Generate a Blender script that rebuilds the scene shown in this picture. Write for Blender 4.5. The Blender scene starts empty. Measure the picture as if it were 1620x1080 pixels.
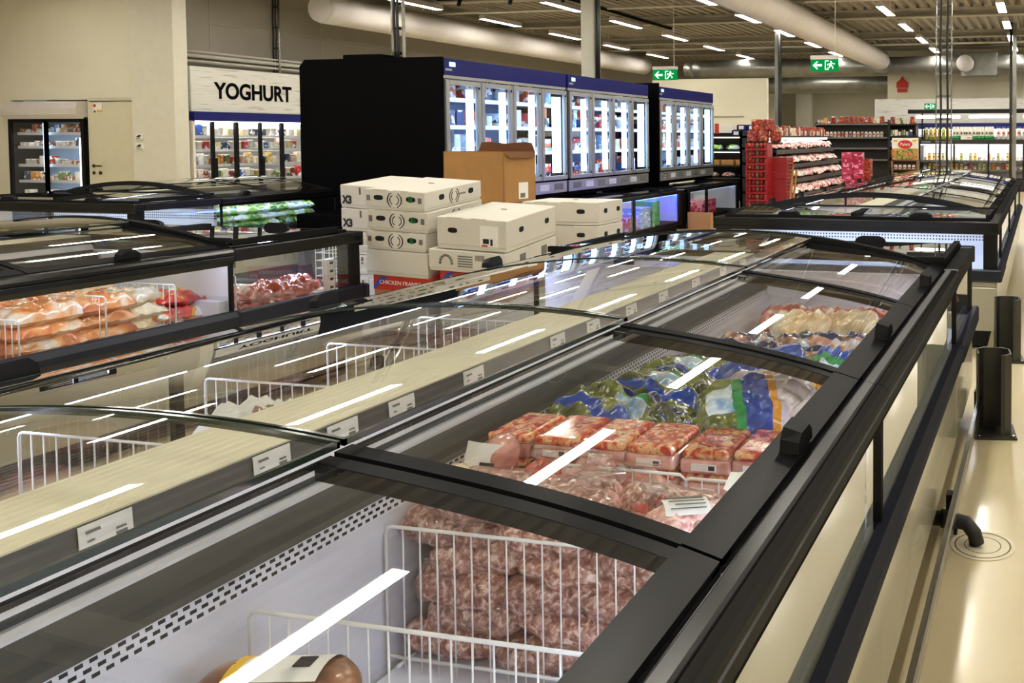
import bpy, math, random
from mathutils import Vector, noise
random.seed(7)
R = math.radians
COL = bpy.context.scene.collection
S = bpy.context.scene

# ------------------------------------------------------------------ camera
cam_d = bpy.data.cameras.new('camera'); cam = bpy.data.objects.new('camera', cam_d); COL.objects.link(cam)
cam.location = (0, 0, 1.5)
cam.rotation_euler = (R(90 - 2.209), 0, R(12.086))
cam_d.sensor_width = 36; cam_d.lens = 1400 / 1620 * 36
cam_d.shift_x = -540 / 1620; cam_d.shift_y = -268 / 1620      # the photograph is a crop of a wider frame
cam_d.clip_start = .05; cam_d.clip_end = 200
S.camera = cam

# ------------------------------------------------------------------ world, exposure
w = bpy.data.worlds.new('world'); S.world = w; w.use_nodes = True
w.node_tree.nodes['Background'].inputs[0].default_value = (.95, .93, .88, 1)
w.node_tree.nodes['Background'].inputs[1].default_value = .25
S.view_settings.view_transform = 'Standard'
try: S.view_settings.look = 'None'
except Exception: pass
S.view_settings.exposure = 0.42
S.view_settings.gamma = 1
S.cycles.transparent_max_bounces = 24
S.cycles.max_bounces = 10; S.cycles.diffuse_bounces = 6
S.cycles.sample_clamp_indirect = 12
LAMP_STRENGTH = 46.0

# ------------------------------------------------------------------ materials
M = {}
def lin(c):
    return tuple((x / 12.92 if x <= .04045 else ((x + .055) / 1.055) ** 2.4) for x in [v / 255 for v in c])
def nt(name):
    m = bpy.data.materials.new(name); m.use_nodes = True
    t = m.node_tree; return m, t, t.nodes['Principled BSDF'], t.nodes['Material Output']
def N(t, kind, **k):
    n = t.nodes.new(kind)
    for a, b in k.items(): setattr(n, a, b)
    return n
def setp(b, rgb=None, rough=.5, metal=0, coat=0, spec=.5, em=None, es=0, alpha=1):
    if rgb is not None: b.inputs['Base Color'].default_value = (*lin(rgb), 1)
    b.inputs['Roughness'].default_value = rough; b.inputs['Metallic'].default_value = metal
    b.inputs['Coat Weight'].default_value = coat; b.inputs['Coat Roughness'].default_value = .08
    b.inputs['Specular IOR Level'].default_value = spec
    if em is not None:
        b.inputs['Emission Color'].default_value = (*lin(em), 1); b.inputs['Emission Strength'].default_value = es
def mat(name, rgb, rough=.5, metal=0, coat=0, var=0, scale=8, bump=0, bscale=30, spec=.5, em=None, es=0):
    """plain surface with a little procedural variation of colour and relief"""
    m, t, b, o = nt(name); setp(b, rgb, rough, metal, coat, spec, em, es)
    if var or bump:
        tc = N(t, 'ShaderNodeTexCoord')
    if var:
        n = N(t, 'ShaderNodeTexNoise'); n.inputs['Scale'].default_value = scale; n.inputs['Detail'].default_value = 4
        r = N(t, 'ShaderNodeValToRGB'); a = lin(rgb)
        r.color_ramp.elements[0].position = .3; r.color_ramp.elements[1].position = .7
        r.color_ramp.elements[0].color = (*[max(0, x * (1 - var)) for x in a], 1)
        r.color_ramp.elements[1].color = (*[min(1, x * (1 + var)) for x in a], 1)
        t.links.new(tc.outputs['Object'], n.inputs['Vector']); t.links.new(n.outputs['Fac'], r.inputs['Fac'])
        t.links.new(r.outputs['Color'], b.inputs['Base Color'])
    if bump:
        n2 = N(t, 'ShaderNodeTexNoise'); n2.inputs['Scale'].default_value = bscale
        bp = N(t, 'ShaderNodeBump'); bp.inputs['Strength'].default_value = bump; bp.inputs['Distance'].default_value = .01
        t.links.new(tc.outputs['Object'], n2.inputs['Vector']); t.links.new(n2.outputs['Fac'], bp.inputs['Height'])
        t.links.new(bp.outputs['Normal'], b.inputs['Normal'])
    M[name] = m; return m
def ramp(t, cols, const=True):
    r = N(t, 'ShaderNodeValToRGB'); cr = r.color_ramp
    cr.interpolation = 'CONSTANT' if const else 'LINEAR'
    n = len(cols)
    while len(cr.elements) < n: cr.elements.new(.5)
    for i, c in enumerate(cols):
        pos, rgb = (c[0], c[1]) if isinstance(c[0], float) else (i / n, c)
        cr.elements[i].position = pos; cr.elements[i].color = (*lin(rgb), 1)
    return r
def objcoord(t, rand=True):
    tc = N(t, 'ShaderNodeTexCoord')
    if not rand: return tc.outputs['Object']
    oi = N(t, 'ShaderNodeObjectInfo'); ad = N(t, 'ShaderNodeVectorMath', operation='ADD')
    mu = N(t, 'ShaderNodeMath', operation='MULTIPLY'); mu.inputs[1].default_value = 37.0
    t.links.new(oi.outputs['Random'], mu.inputs[0])
    t.links.new(tc.outputs['Object'], ad.inputs[0]); t.links.new(mu.outputs[0], ad.inputs[1])
    return ad.outputs[0]
def blotch(name, cols, scale=12, rough=.25, coat=.6, bump=.4, bscale=18, kind='noise', const=True, dist=.01, detail=3, distort=.6):
    """printed film or lumpy food: patches of several colours under a glossy wrap"""
    m, t, b, o = nt(name); setp(b, None, rough, 0, coat)
    v = objcoord(t)
    if kind == 'voronoi':
        n = N(t, 'ShaderNodeTexVoronoi'); n.inputs['Scale'].default_value = scale
        sp = N(t, 'ShaderNodeSeparateColor'); t.links.new(v, n.inputs['Vector']); t.links.new(n.outputs['Color'], sp.inputs[0]); f = sp.outputs[0]
    else:
        n = N(t, 'ShaderNodeTexNoise'); n.inputs['Scale'].default_value = scale; n.inputs['Detail'].default_value = detail
        n.inputs['Distortion'].default_value = distort
        t.links.new(v, n.inputs['Vector'])
        mr = N(t, 'ShaderNodeMapRange'); mr.inputs['From Min'].default_value = .28; mr.inputs['From Max'].default_value = .72
        t.links.new(n.outputs['Fac'], mr.inputs['Value']); f = mr.outputs[0]
    r = ramp(t, cols, const); t.links.new(f, r.inputs['Fac'])
    oi = N(t, 'ShaderNodeObjectInfo'); mr2 = N(t, 'ShaderNodeMapRange'); mr2.inputs['To Min'].default_value = .78; mr2.inputs['To Max'].default_value = 1.18
    hs = N(t, 'ShaderNodeHueSaturation'); t.links.new(oi.outputs['Random'], mr2.inputs['Value']); t.links.new(mr2.outputs[0], hs.inputs['Value'])
    t.links.new(r.outputs['Color'], hs.inputs['Color']); t.links.new(hs.outputs['Color'], b.inputs['Base Color'])
    if bump:
        n2 = N(t, 'ShaderNodeTexNoise'); n2.inputs['Scale'].default_value = bscale; n2.inputs['Detail'].default_value = 3
        bp = N(t, 'ShaderNodeBump'); bp.inputs['Strength'].default_value = bump; bp.inputs['Distance'].default_value = dist
        t.links.new(v, n2.inputs['Vector']); t.links.new(n2.outputs['Fac'], bp.inputs['Height']); t.links.new(bp.outputs['Normal'], b.inputs['Normal'])
    M[name] = m; return m
def randcol(name, cols, rough=.35, coat=.2, band=None):
    """each copy takes one of several pack colours; optional pale print band across the pack"""
    m, t, b, o = nt(name); setp(b, None, rough, 0, coat)
    oi = N(t, 'ShaderNodeObjectInfo'); r = ramp(t, cols); t.links.new(oi.outputs['Random'], r.inputs['Fac'])
    out = r.outputs['Color']
    if band:
        v = objcoord(t); n = N(t, 'ShaderNodeTexNoise'); n.inputs['Scale'].default_value = band[1]; n.inputs['Detail'].default_value = 1
        t.links.new(v, n.inputs['Vector']); g = N(t, 'ShaderNodeMath', operation='GREATER_THAN'); g.inputs[1].default_value = .56
        t.links.new(n.outputs['Fac'], g.inputs[0]); mx = N(t, 'ShaderNodeMix', data_type='RGBA')
        t.links.new(g.outputs[0], mx.inputs['Factor']); t.links.new(out, mx.inputs['A']); mx.inputs['B'].default_value = (*lin(band[0]), 1)
        out = mx.outputs['Result']
    t.links.new(out, b.inputs['Base Color']); M[name] = m; return m
def satin(name, rgb, fac, rough):
    """dark plastic or paint with an even, weak sheen"""
    m, t, b, o = nt(name); t.nodes.remove(b)
    d = N(t, 'ShaderNodeBsdfDiffuse'); d.inputs[0].default_value = (*lin(rgb), 1)
    g = N(t, 'ShaderNodeBsdfGlossy'); g.inputs['Roughness'].default_value = rough; g.inputs[0].default_value = (1, 1, 1, 1)
    mx = N(t, 'ShaderNodeMixShader'); mx.inputs[0].default_value = fac
    t.links.new(d.outputs[0], mx.inputs[1]); t.links.new(g.outputs[0], mx.inputs[2]); t.links.new(mx.outputs[0], o.inputs[0])
    M[name] = m; return m
def emit(name, rgb, s):
    m, t, b, o = nt(name); t.nodes.remove(b); e = N(t, 'ShaderNodeEmission'); e.inputs[0].default_value = (*lin(rgb), 1); e.inputs[1].default_value = s
    t.links.new(e.outputs[0], o.inputs[0]); M[name] = m; return m
def glass(name, tint=(1, 1, 1), f0=.08, rough=0.0):
    """thin pane: mirror reflection by Schlick's law over a clear sheet, the same from both sides"""
    m, t, b, o = nt(name); t.nodes.remove(b)
    g = N(t, 'ShaderNodeNewGeometry'); d = N(t, 'ShaderNodeVectorMath', operation='DOT_PRODUCT')
    t.links.new(g.outputs['Incoming'], d.inputs[0]); t.links.new(g.outputs['Normal'], d.inputs[1])
    ab = N(t, 'ShaderNodeMath', operation='ABSOLUTE'); t.links.new(d.outputs['Value'], ab.inputs[0])
    s = N(t, 'ShaderNodeMath', operation='SUBTRACT'); s.inputs[0].default_value = 1; t.links.new(ab.outputs[0], s.inputs[1])
    p = N(t, 'ShaderNodeMath', operation='POWER'); p.inputs[1].default_value = 5; t.links.new(s.outputs[0], p.inputs[0])
    ma = N(t, 'ShaderNodeMath', operation='MULTIPLY_ADD'); ma.inputs[1].default_value = 1 - f0; ma.inputs[2].default_value = f0
    t.links.new(p.outputs[0], ma.inputs[0])
    tr = N(t, 'ShaderNodeBsdfTransparent'); tr.inputs[0].default_value = (*tint, 1)
    gl = N(t, 'ShaderNodeBsdfGlossy'); gl.inputs['Roughness'].default_value = rough; gl.inputs[0].default_value = (1, 1, 1, 1)
    mx = N(t, 'ShaderNodeMixShader'); t.links.new(ma.outputs[0], mx.inputs[0]); t.links.new(tr.outputs[0], mx.inputs[1]); t.links.new(gl.outputs[0], mx.inputs[2])
    t.links.new(mx.outputs[0], o.inputs[0]); M[name] = m; return m

satin('black_plastic', (16, 16, 17), .045, .22)
satin('lid_black', (20, 20, 21), .022, .3)
mat('dark_grey', (62, 62, 60), .5, var=.05)
mat('rail_grey', (78, 79, 76), .4, var=.08, scale=20)
mat('white_strip', (214, 214, 222), .35)
mat('liner_blue', (176, 206, 240), .4)
mat('liner_white', (222, 223, 232), .4, var=.02, scale=3)
mat('cream_metal', (222, 214, 184), .45, var=.02, scale=2)
mat('lower_panel', (168, 163, 138), .22, coat=.4, var=.04, scale=2)
satin('bumper', (26, 30, 42), .04, .3)
mat('steel', (150, 148, 142), .22, metal=1, bump=.08, bscale=40)
mat('aluminium', (172, 174, 172), .35, metal=.6)
mat('galvanised', (140, 140, 134), .38, metal=.8, var=.18, scale=3)
satin('matt_black', (5, 5, 7), .004, .5)
satin('fascia_blue', (24, 28, 104), .03, .35)
mat('wire_white', (232, 232, 230), .35)
mat('duct_white', (214, 208, 204), .7, var=.05, scale=4, bump=.15, bscale=6)
mat('plaster', (226, 221, 202), .8, var=.03, scale=1.2, bump=.05)
mat('wall_panel', (160, 154, 142), .75, var=.05, scale=.7)
mat('wall_grey', (228, 224, 214), .8, var=.03)
mat('beam_paint', (168, 163, 150), .6, var=.05)
mat('column_paint', (216, 213, 198), .6, var=.03)
mat('floor', (208, 194, 156), .26, coat=.2, var=.03, scale=.6)
mat('cardboard', (168, 124, 70), .8, var=.06, scale=10)
mat('cardboard_in', (112, 72, 42), .85, var=.06, scale=10)
mat('carton_white', (212, 208, 196), .6, var=.02)
mat('carton_edge', (196, 190, 176), .7)
mat('ink', (28, 28, 30), .6)
mat('ink_soft', (110, 108, 104), .7)
mat('ink_red', (196, 52, 36), .6)
mat('ink_blue', (40, 80, 170), .6)
mat('white_paper', (238, 237, 230), .6)
mat('yellow_print', (226, 180, 40), .6)
mat('green_print', (40, 150, 80), .6)
mat('bollard', (46, 45, 36), .42, var=.05)
mat('door_paint', (214, 208, 182), .55, var=.015)
mat('shelf_dark', (40, 38, 36), .5)
mat('shelf_white', (220, 222, 228), .4)
mat('hole_dark', (16, 14, 12), .9)
mat('pipe_black', (30, 29, 28), .5)
mat('ceiling', (150, 143, 130), .75, var=.04, scale=1)
mat('cap_blue', (50, 62, 190), .4)
mat('cap_red', (200, 30, 30), .4)
mat('cap_white', (235, 232, 226), .4)
mat('glass_edge', (32, 44, 38), .15, coat=.6)
mat('tape', (222, 219, 208), .3, coat=.3)
mat('mesh_grey', (190, 188, 176), .5)
mat('crate_red', (150, 26, 30), .4)
mat('veg_navy', (24, 32, 92), .16, coat=.9, var=.3, scale=14, bump=.5, bscale=25)
mat('veg_blue_band', (40, 78, 176), .16, coat=.9, var=.25, scale=14, bump=.5, bscale=25)
mat('film_white', (214, 204, 210), .2, coat=.8, var=.1, scale=14, bump=.4, bscale=30)
mat('orange_band', (226, 158, 50), .2, coat=.8)
mat('rust', (120, 96, 70), .8, var=.2, scale=30)
emit('lamp_glow', (255, 249, 236), LAMP_STRENGTH)
emit('led_cool', (178, 216, 255), 4.2)
emit('led_white', (255, 250, 240), 4.2)
emit('led_soft', (190, 215, 255), 1.6)
emit('led_tub', (212, 222, 255), 26.0)
emit('led_tub_dim', (222, 228, 255), 9.0)
emit('led_blue', (50, 80, 255), 26.0)
emit('exit_green', (0, 140, 62), .9)
emit('exit_white', (225, 255, 238), 1.3)
emit('screen', (150, 215, 255), 2.5)
glass('lid_glass', (.93, .95, .93), .12)
glass('pane_glass', (.92, .95, .96), .07)
glass('side_glass', (.90, .93, .92), .16)
glass('film', (.97, .97, .97), .10, .12)
# food and packs
blotch('mince', [(0.0, (104, 60, 52)), (.3, (150, 98, 86)), (.55, (186, 138, 122)), (.8, (226, 192, 178)), (1.0, (240, 220, 208))], 82, .28, .5, .9, 60, const=False, dist=.006, detail=4)
blotch('mince_pale', [(0.0, (160, 100, 92)), (.4, (214, 160, 146)), (.7, (236, 200, 188)), (1.0, (246, 226, 216))], 70, .28, .5, .8, 50, const=False, dist=.006, detail=4)
blotch('meat_red', [(0.0, (120, 34, 30)), (.35, (186, 76, 64)), (.6, (214, 120, 104)), (.8, (238, 206, 198)), (1.0, (246, 236, 232))], 14, .2, .7, .7, 16, const=False)
blotch('meat_pink', [(0.0, (168, 92, 80)), (.4, (214, 150, 136)), (.7, (232, 188, 176)), (1.0, (244, 226, 220))], 10, .2, .7, .6, 16, const=False)
blotch('chicken', [(0.0, (196, 150, 100)), (.4, (226, 196, 150)), (.7, (240, 224, 190)), (1.0, (248, 240, 226))], 9, .22, .7, .6, 14, const=False)
blotch('orange_bag', [(0.0, (184, 84, 30)), (.35, (222, 128, 58)), (.6, (236, 168, 104)), (.85, (246, 222, 190)), (1.0, (250, 240, 226))], 9, .22, .7, .6, 14, const=False)
blotch('roast', [(0.0, (74, 42, 26)), (.4, (122, 76, 46)), (.75, (164, 112, 72)), (1.0, (188, 140, 100))], 12, .3, .5, .6, 18, const=False)
blotch('veg_blue', [(0.0, (16, 24, 70)), (.22, (30, 58, 150)), (.4, (92, 112, 34)), (.55, (146, 158, 60)), (.68, (24, 40, 110)), (.8, (60, 90, 40)), (.93, (214, 226, 236))], 5.5, .16, .9, .9, 14, dist=.015)
blotch('veg_olive', [(0.0, (40, 46, 26)), (.3, (74, 82, 38)), (.55, (112, 122, 50)), (.75, (140, 150, 72)), (1.0, (92, 96, 62))], 13, .16, .9, .9, 22, const=False, dist=.012)
blotch('logo_sky', [(0.0, (90, 140, 206)), (.4, (168, 200, 226)), (.65, (230, 238, 244)), (1.0, (186, 206, 200))], 16, .16, .9, .4, 22, const=False)
blotch('clear_meat', [(0.0, (120, 66, 54)), (.4, (166, 108, 90)), (.7, (196, 146, 124)), (1.0, (214, 184, 170))], 16, .16, .9, .8, 22, const=False, dist=.01)
blotch('blue_white', [(0.0, (30, 52, 170)), (.35, (52, 90, 210)), (.55, (222, 230, 244)), (.72, (120, 160, 220)), (.86, (60, 140, 80)), (.94, (230, 110, 60))], 7, .16, .9, .8, 14, dist=.012)
blotch('blue_meat', [(0.0, (34, 44, 130)), (.3, (54, 68, 170)), (.5, (176, 112, 90)), (.68, (206, 150, 126)), (.84, (70, 80, 180)), (.95, (224, 226, 236))], 7, .16, .9, .8, 14, dist=.012)
blotch('green_white', [(0.0, (60, 130, 60)), (.3, (136, 190, 80)), (.55, (206, 232, 230)), (.8, (150, 210, 230))], 5, .2, .8, .7, 12)
blotch('red_white', [(0.0, (186, 30, 26)), (.3, (220, 60, 34)), (.48, (238, 160, 40)), (.58, (236, 232, 228)), (.85, (250, 248, 246))], 5, .2, .8, .7, 12)
blotch('franks_top', [(0.0, (176, 44, 36)), (.34, (200, 76, 54)), (.5, (222, 140, 84)), (.66, (230, 190, 150)), (.78, (232, 168, 120)), (.93, (86, 130, 64))], 34, .2, .8, .3, 20, distort=1.2)
blotch('franks_side', [(0.0, (176, 110, 100)), (.4, (206, 150, 140)), (.75, (226, 190, 180)), (1.0, (240, 220, 214))], 16, .2, .8, .4, 24, const=False)
blotch('crisp_red', [(0.0, (110, 18, 20)), (.35, (160, 36, 28)), (.6, (186, 90, 40)), (.8, (206, 160, 70)), (.94, (206, 196, 184))], 22, .3, .5, .4, 20)
blotch('veg_poster', [(0.0, (60, 90, 40)), (.3, (120, 140, 60)), (.5, (196, 140, 70)), (.7, (150, 60, 46)), (.85, (220, 206, 150))], 9, .5, .1, 0)
blotch('white_meat_pack', [(0.0, (190, 60, 60)), (.25, (236, 170, 162)), (.5, (246, 226, 222)), (.7, (250, 246, 244)), (.9, (220, 120, 110))], 10, .25, .6, .4, 14)
randcol('dairy', [(236, 232, 226), (226, 206, 200), (214, 60, 60), (240, 232, 210), (232, 180, 170), (226, 222, 220), (60, 100, 190), (240, 226, 200), (222, 190, 120), (228, 210, 206)], band=((246, 244, 240), 12))
randcol('dairy_dark', [(206, 140, 60), (60, 72, 110), (228, 214, 160), (180, 60, 40), (226, 222, 214), (120, 140, 80), (232, 226, 214)], band=((246, 244, 240), 14))
randcol('frozen_box', [(240, 90, 50), (236, 240, 246), (60, 80, 130), (226, 120, 80), (200, 220, 240), (236, 200, 150), (210, 60, 60), (150, 190, 220), (34, 40, 70)], band=((250, 250, 252), 11))
randcol('grocery', [(206, 60, 40), (226, 150, 60), (240, 214, 150), (60, 70, 150), (200, 180, 150), (90, 120, 60), (170, 40, 40), (230, 226, 220)], band=((240, 230, 210), 14))
randcol('jar_mix', [(200, 160, 120), (220, 206, 190), (150, 90, 60), (226, 214, 200)], band=((250, 250, 250), 18))
randcol('juice', [(240, 140, 40), (236, 190, 50), (170, 190, 80), (226, 200, 120), (200, 60, 50), (240, 220, 150)])
randcol('pink_pack', [(176, 34, 70), (160, 26, 58), (196, 66, 104)], band=((240, 150, 190), 9))
randcol('teal_pack', [(130, 160, 190), (150, 180, 210), (110, 140, 180)], band=((220, 232, 244), 9))

# vent with staggered slots
m, t, b, o = nt('vent'); setp(b, (216, 218, 228), .4)
tc = N(t, 'ShaderNodeTexCoord'); sx = N(t, 'ShaderNodeSeparateXYZ'); t.links.new(tc.outputs['Object'], sx.inputs[0])
def mth(op, a, bb=None, tt=t):
    n = N(tt, 'ShaderNodeMath', operation=op)
    for i, x in enumerate((a, bb)):
        if x is None: continue
        if isinstance(x, (int, float)): n.inputs[i].default_value = x
        else: tt.links.new(x, n.inputs[i])
    return n.outputs[0]
zr = mth('DIVIDE', mth('SUBTRACT', sx.outputs['Z'], .768), .0105)
row = mth('FLOOR', zr); fz = mth('FRACT', zr)
yy = mth('FRACT', mth('ADD', mth('DIVIDE', sx.outputs['Y'], .019), mth('MULTIPLY', row, .5)))
slot = mth('MULTIPLY', mth('LESS_THAN', mth('ABSOLUTE', mth('SUBTRACT', yy, .5)), .29), mth('LESS_THAN', mth('ABSOLUTE', mth('SUBTRACT', fz, .5)), .27))
mx = N(t, 'ShaderNodeMix', data_type='RGBA'); t.links.new(slot, mx.inputs['Factor']); mx.inputs['A'].default_value = (*lin((216, 218, 228)), 1); mx.inputs['B'].default_value = (.006, .006, .008, 1)
t.links.new(mx.outputs['Result'], b.inputs['Base Color']); M['vent'] = m
# round-hole perforated liner
m, t, b, o = nt('perforated'); setp(b, (214, 222, 240), .4)
tc = N(t, 'ShaderNodeTexCoord'); sx = N(t, 'ShaderNodeSeparateXYZ'); t.links.new(tc.outputs['Object'], sx.inputs[0])
fx = mth('SUBTRACT', mth('FRACT', mth('DIVIDE', sx.outputs['X'], .024, t), None, t), .5, t)
fz = mth('SUBTRACT', mth('FRACT', mth('DIVIDE', sx.outputs['Z'], .024, t), None, t), .5, t)
rr = mth('ADD', mth('MULTIPLY', fx, fx, t), mth('MULTIPLY', fz, fz, t), t)
hl = mth('MULTIPLY', mth('LESS_THAN', rr, .075, t), mth('MULTIPLY', mth('GREATER_THAN', sx.outputs['Z'], .696, t), mth('LESS_THAN', sx.outputs['Z'], .768, t), t), t)
mx = N(t, 'ShaderNodeMix', data_type='RGBA'); t.links.new(hl, mx.inputs['Factor']); mx.inputs['A'].default_value = (*lin((214, 222, 240)), 1); mx.inputs['B'].default_value = (.02, .025, .05, 1)
t.links.new(mx.outputs['Result'], b.inputs['Base Color']); M['perforated'] = m
# white boards with grey grain for the fascia of the wall chillers
m, t, b, o = nt('board_white'); setp(b, None, .6)
tc = N(t, 'ShaderNodeTexCoord'); mp = N(t, 'ShaderNodeMapping'); mp.inputs['Scale'].default_value = (1.2, 1.2, 26)
n = N(t, 'ShaderNodeTexNoise'); n.inputs['Scale'].default_value = 1.6; n.inputs['Detail'].default_value = 5
t.links.new(tc.outputs['Object'], mp.inputs[0]); t.links.new(mp.outputs[0], n.inputs['Vector'])
r = ramp(t, [(0.3, (150, 150, 146)), (.42, (214, 213, 206)), (1.0, (228, 227, 220))], False); t.links.new(n.outputs['Fac'], r.inputs['Fac']); t.links.new(r.outputs['Color'], b.inputs['Base Color'])
M['board_white'] = m

# ------------------------------------------------------------------ mesh helpers
class MB:
    def __init__(s): s.v = []; s.f = []; s.m = []; s.sm = []
    def add(s, vs, fs, mi=0, smooth=False):
        k = len(s.v); s.v += [tuple(p) for p in vs]
        for f in fs: s.f.append([i + k for i in f]); s.m.append(mi); s.sm.append(smooth)
        return s
    def box(s, x0, y0, z0, x1, y1, z1, mi=0):
        v = [(x0, y0, z0), (x1, y0, z0), (x1, y1, z0), (x0, y1, z0), (x0, y0, z1), (x1, y0, z1), (x1, y1, z1), (x0, y1, z1)]
        return s.add(v, [(0, 3, 2, 1), (4, 5, 6, 7), (0, 1, 5, 4), (1, 2, 6, 5), (2, 3, 7, 6), (3, 0, 4, 7)], mi)
    def prism(s, poly, ax, a, b, mi=0, smooth=False):
        """poly: 2-D outline; ax 'y': (x,z) along y; 'x': (y,z) along x; 'z': (x,y) along z"""
        def P(p, q):
            return (p[0], q, p[1]) if ax == 'y' else ((q, p[0], p[1]) if ax == 'x' else (p[0], p[1], q))
        n = len(poly); v = [P(p, a) for p in poly] + [P(p, b) for p in poly]
        s.add(v, [tuple(range(n)), tuple(range(2 * n - 1, n - 1, -1))], mi)
        k = len(s.v) - 2 * n
        for i in range(n):
            j = (i + 1) % n; s.f.append([k + i, k + n + i, k + n + j, k + j]); s.m.append(mi); s.sm.append(smooth)
        return s
    def tube(s, pts, r, n=8, mi=0, cap=True):
        pts = [Vector(p) for p in pts]; rings = []
        for i, p in enumerate(pts):
            d = (pts[min(i + 1, len(pts) - 1)] - pts[max(i - 1, 0)]).normalized()
            u = d.cross(Vector((0, 0, 1)))
            if u.length < .05: u = d.cross(Vector((0, 1, 0)))
            u.normalize(); w2 = d.cross(u); rr = r[i] if isinstance(r, (list, tuple)) else r
            rings.append([p + rr * (math.cos(2 * math.pi * k / n) * u + math.sin(2 * math.pi * k / n) * w2) for k in range(n)])
        v = [q for g in rings for q in g]; f = []
        for i in range(len(pts) - 1):
            for k in range(n):
                a = i * n + k; b2 = i * n + (k + 1) % n; f.append((a, b2, b2 + n, a + n))
        s.add(v, f, mi, True)
        if cap:
            k = len(s.v) - len(v); s.f += [list(range(k, k + n))[::-1], list(range(k + len(v) - n, k + len(v)))]; s.m += [mi, mi]; s.sm += [False, False]
        return s
    def lathe(s, prof, n=16, c=(0, 0), mi=0, smooth=True):
        v = []; f = []
        for r_, z in prof:
            for k in range(n):
                a = 2 * math.pi * k / n; v.append((c[0] + r_ * math.cos(a), c[1] + r_ * math.sin(a), z))
        for i in range(len(prof) - 1):
            for k in range(n):
                a = i * n + k; b2 = i * n + (k + 1) % n; f.append((a, b2, b2 + n, a + n))
        s.add(v, f, mi, smooth)
        k = len(s.v) - len(v); s.f += [list(range(k, k + n))[::-1], list(range(k + len(v) - n, k + len(v)))]; s.m += [mi, mi]; s.sm += [False, False]
        return s
    def pillow(s, a, b, c, n=14, seed=0, amp=.25, freq=3., flat=.4, mi=0, ex=4, pf=None):
        """stuffed bag lying flat, its middle at the origin; lower side flattened"""
        v = []; f = []; m_ = n
        for side in (1, -1):
            for i in range(n + 1):
                for j in range(m_ + 1):
                    q, t_ = -1 + 2 * i / n, -1 + 2 * j / m_
                    h = max(0, (1 - abs(q) ** ex) * (1 - abs(t_) ** ex)) ** .5
                    nz = noise.noise(Vector((q * freq + seed * 7.3, t_ * freq + seed * 3.1, side * 2.0 + seed)))
                    x = a * q * (1 - .06 * t_ * t_) + a * .06 * noise.noise(Vector((t_ * 2.5, seed * 5., 1)))
                    y = b * t_ * (1 - .06 * q * q) + b * .06 * noise.noise(Vector((q * 2.5, seed * 5., 7)))
                    z = (c * h * (1 + amp * 1.6 * nz)) if side > 0 else -c * flat * h
                    v.append((x, y, z + (.15 * c * noise.noise(Vector((q * 5, t_ * 5, seed))) if h < .2 else 0)))
        o2 = (n + 1) * (m_ + 1)
        for i in range(n):
            for j in range(m_):
                k = i * (m_ + 1) + j
                f.append((k, k + m_ + 1, k + m_ + 2, k + 1)); f.append((o2 + k, o2 + k + 1, o2 + k + m_ + 2, o2 + k + m_ + 1))
        s.add(v, f, mi, True)
        if pf:                                                # printed areas of the film
            b0 = len(s.m) - len(f); e_ = 0
            for i in range(n):
                for j in range(m_):
                    q = pf(-1 + (2 * i + 1) / n, -1 + (2 * j + 1) / m_); s.m[b0 + e_] = q; s.m[b0 + e_ + 1] = q; e_ += 2
        return s
    def chub(s, L, r, n=14, m_=12, seed=0, amp=.16, mi=0, flat=.8):
        """plump tube lying along x with gathered ends"""
        v = []; f = []
        for i in range(n + 1):
            q = -1 + 2 * i / n; rr = r * max(.06, (1 - abs(q) ** 5)) ** .5
            for k in range(m_):
                a = 2 * math.pi * k / m_
                nz = 1 + amp * noise.noise(Vector((q * 2.5 + seed * 3.7, math.cos(a) * 1.2, math.sin(a) * 1.2 + seed)))
                v.append((q * L / 2, rr * nz * math.cos(a), rr * nz * math.sin(a) * flat))
        for i in range(n):
            for k in range(m_):
                a = i * m_ + k; b2 = i * m_ + (k + 1) % m_; f.append((a, a + m_, b2 + m_, b2))
        s.add(v, f, mi, True); k = len(s.v) - len(v)
        s.f += [list(range(k, k + m_)), list(range(k + len(v) - m_, k + len(v)))[::-1]]; s.m += [mi, mi]; s.sm += [True, True]
        return s
    def mesh(s, name, mats):
        me = bpy.data.meshes.new(name); me.from_pydata(s.v, [], s.f)
        for x in (mats if isinstance(mats, (list, tuple)) else [mats]): me.materials.append(M[x])
        me.polygons.foreach_set('material_index', s.m); me.polygons.foreach_set('use_smooth', s.sm)
        me.update(); return me
    def build(s, name, mats, parent=None, loc=None, bevel=0, seg=2):
        o = bpy.data.objects.new(name, s.mesh(name, mats)); COL.objects.link(o)
        if parent is not None: o.parent = parent
        if loc: o.location = loc
        if bevel:
            b = o.modifiers.new('bevel', 'BEVEL'); b.width = bevel; b.segments = seg; b.limit_method = 'ANGLE'
        return o
def arcbar(mb, x0, x1, y0, y1, dz0, dz1, zf, n=14, mi=0):
    """bar that follows the arch z = zf(x) across the freezer"""
    xs = [x0 + (x1 - x0) * i / n for i in range(n + 1)]
    v = []
    for x in xs: v += [(x, y0, zf(x) + dz0), (x, y1, zf(x) + dz0), (x, y1, zf(x) + dz1), (x, y0, zf(x) + dz1)]
    f = [(3, 2, 1, 0)]
    for i in range(n):
        k = i * 4
        for j in range(4): f.append((k + j, k + (j + 1) % 4, k + 4 + (j + 1) % 4, k + 4 + j))
    k = n * 4; f.append((k, k + 1, k + 2, k + 3)); mb.add(v, f, mi); return mb
def tag(o, label, cat, group=None, kind=None):
    if label: o['label'] = label
    if cat: o['category'] = cat
    if group: o['group'] = group
    if kind: o['kind'] = kind
    return o
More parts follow.
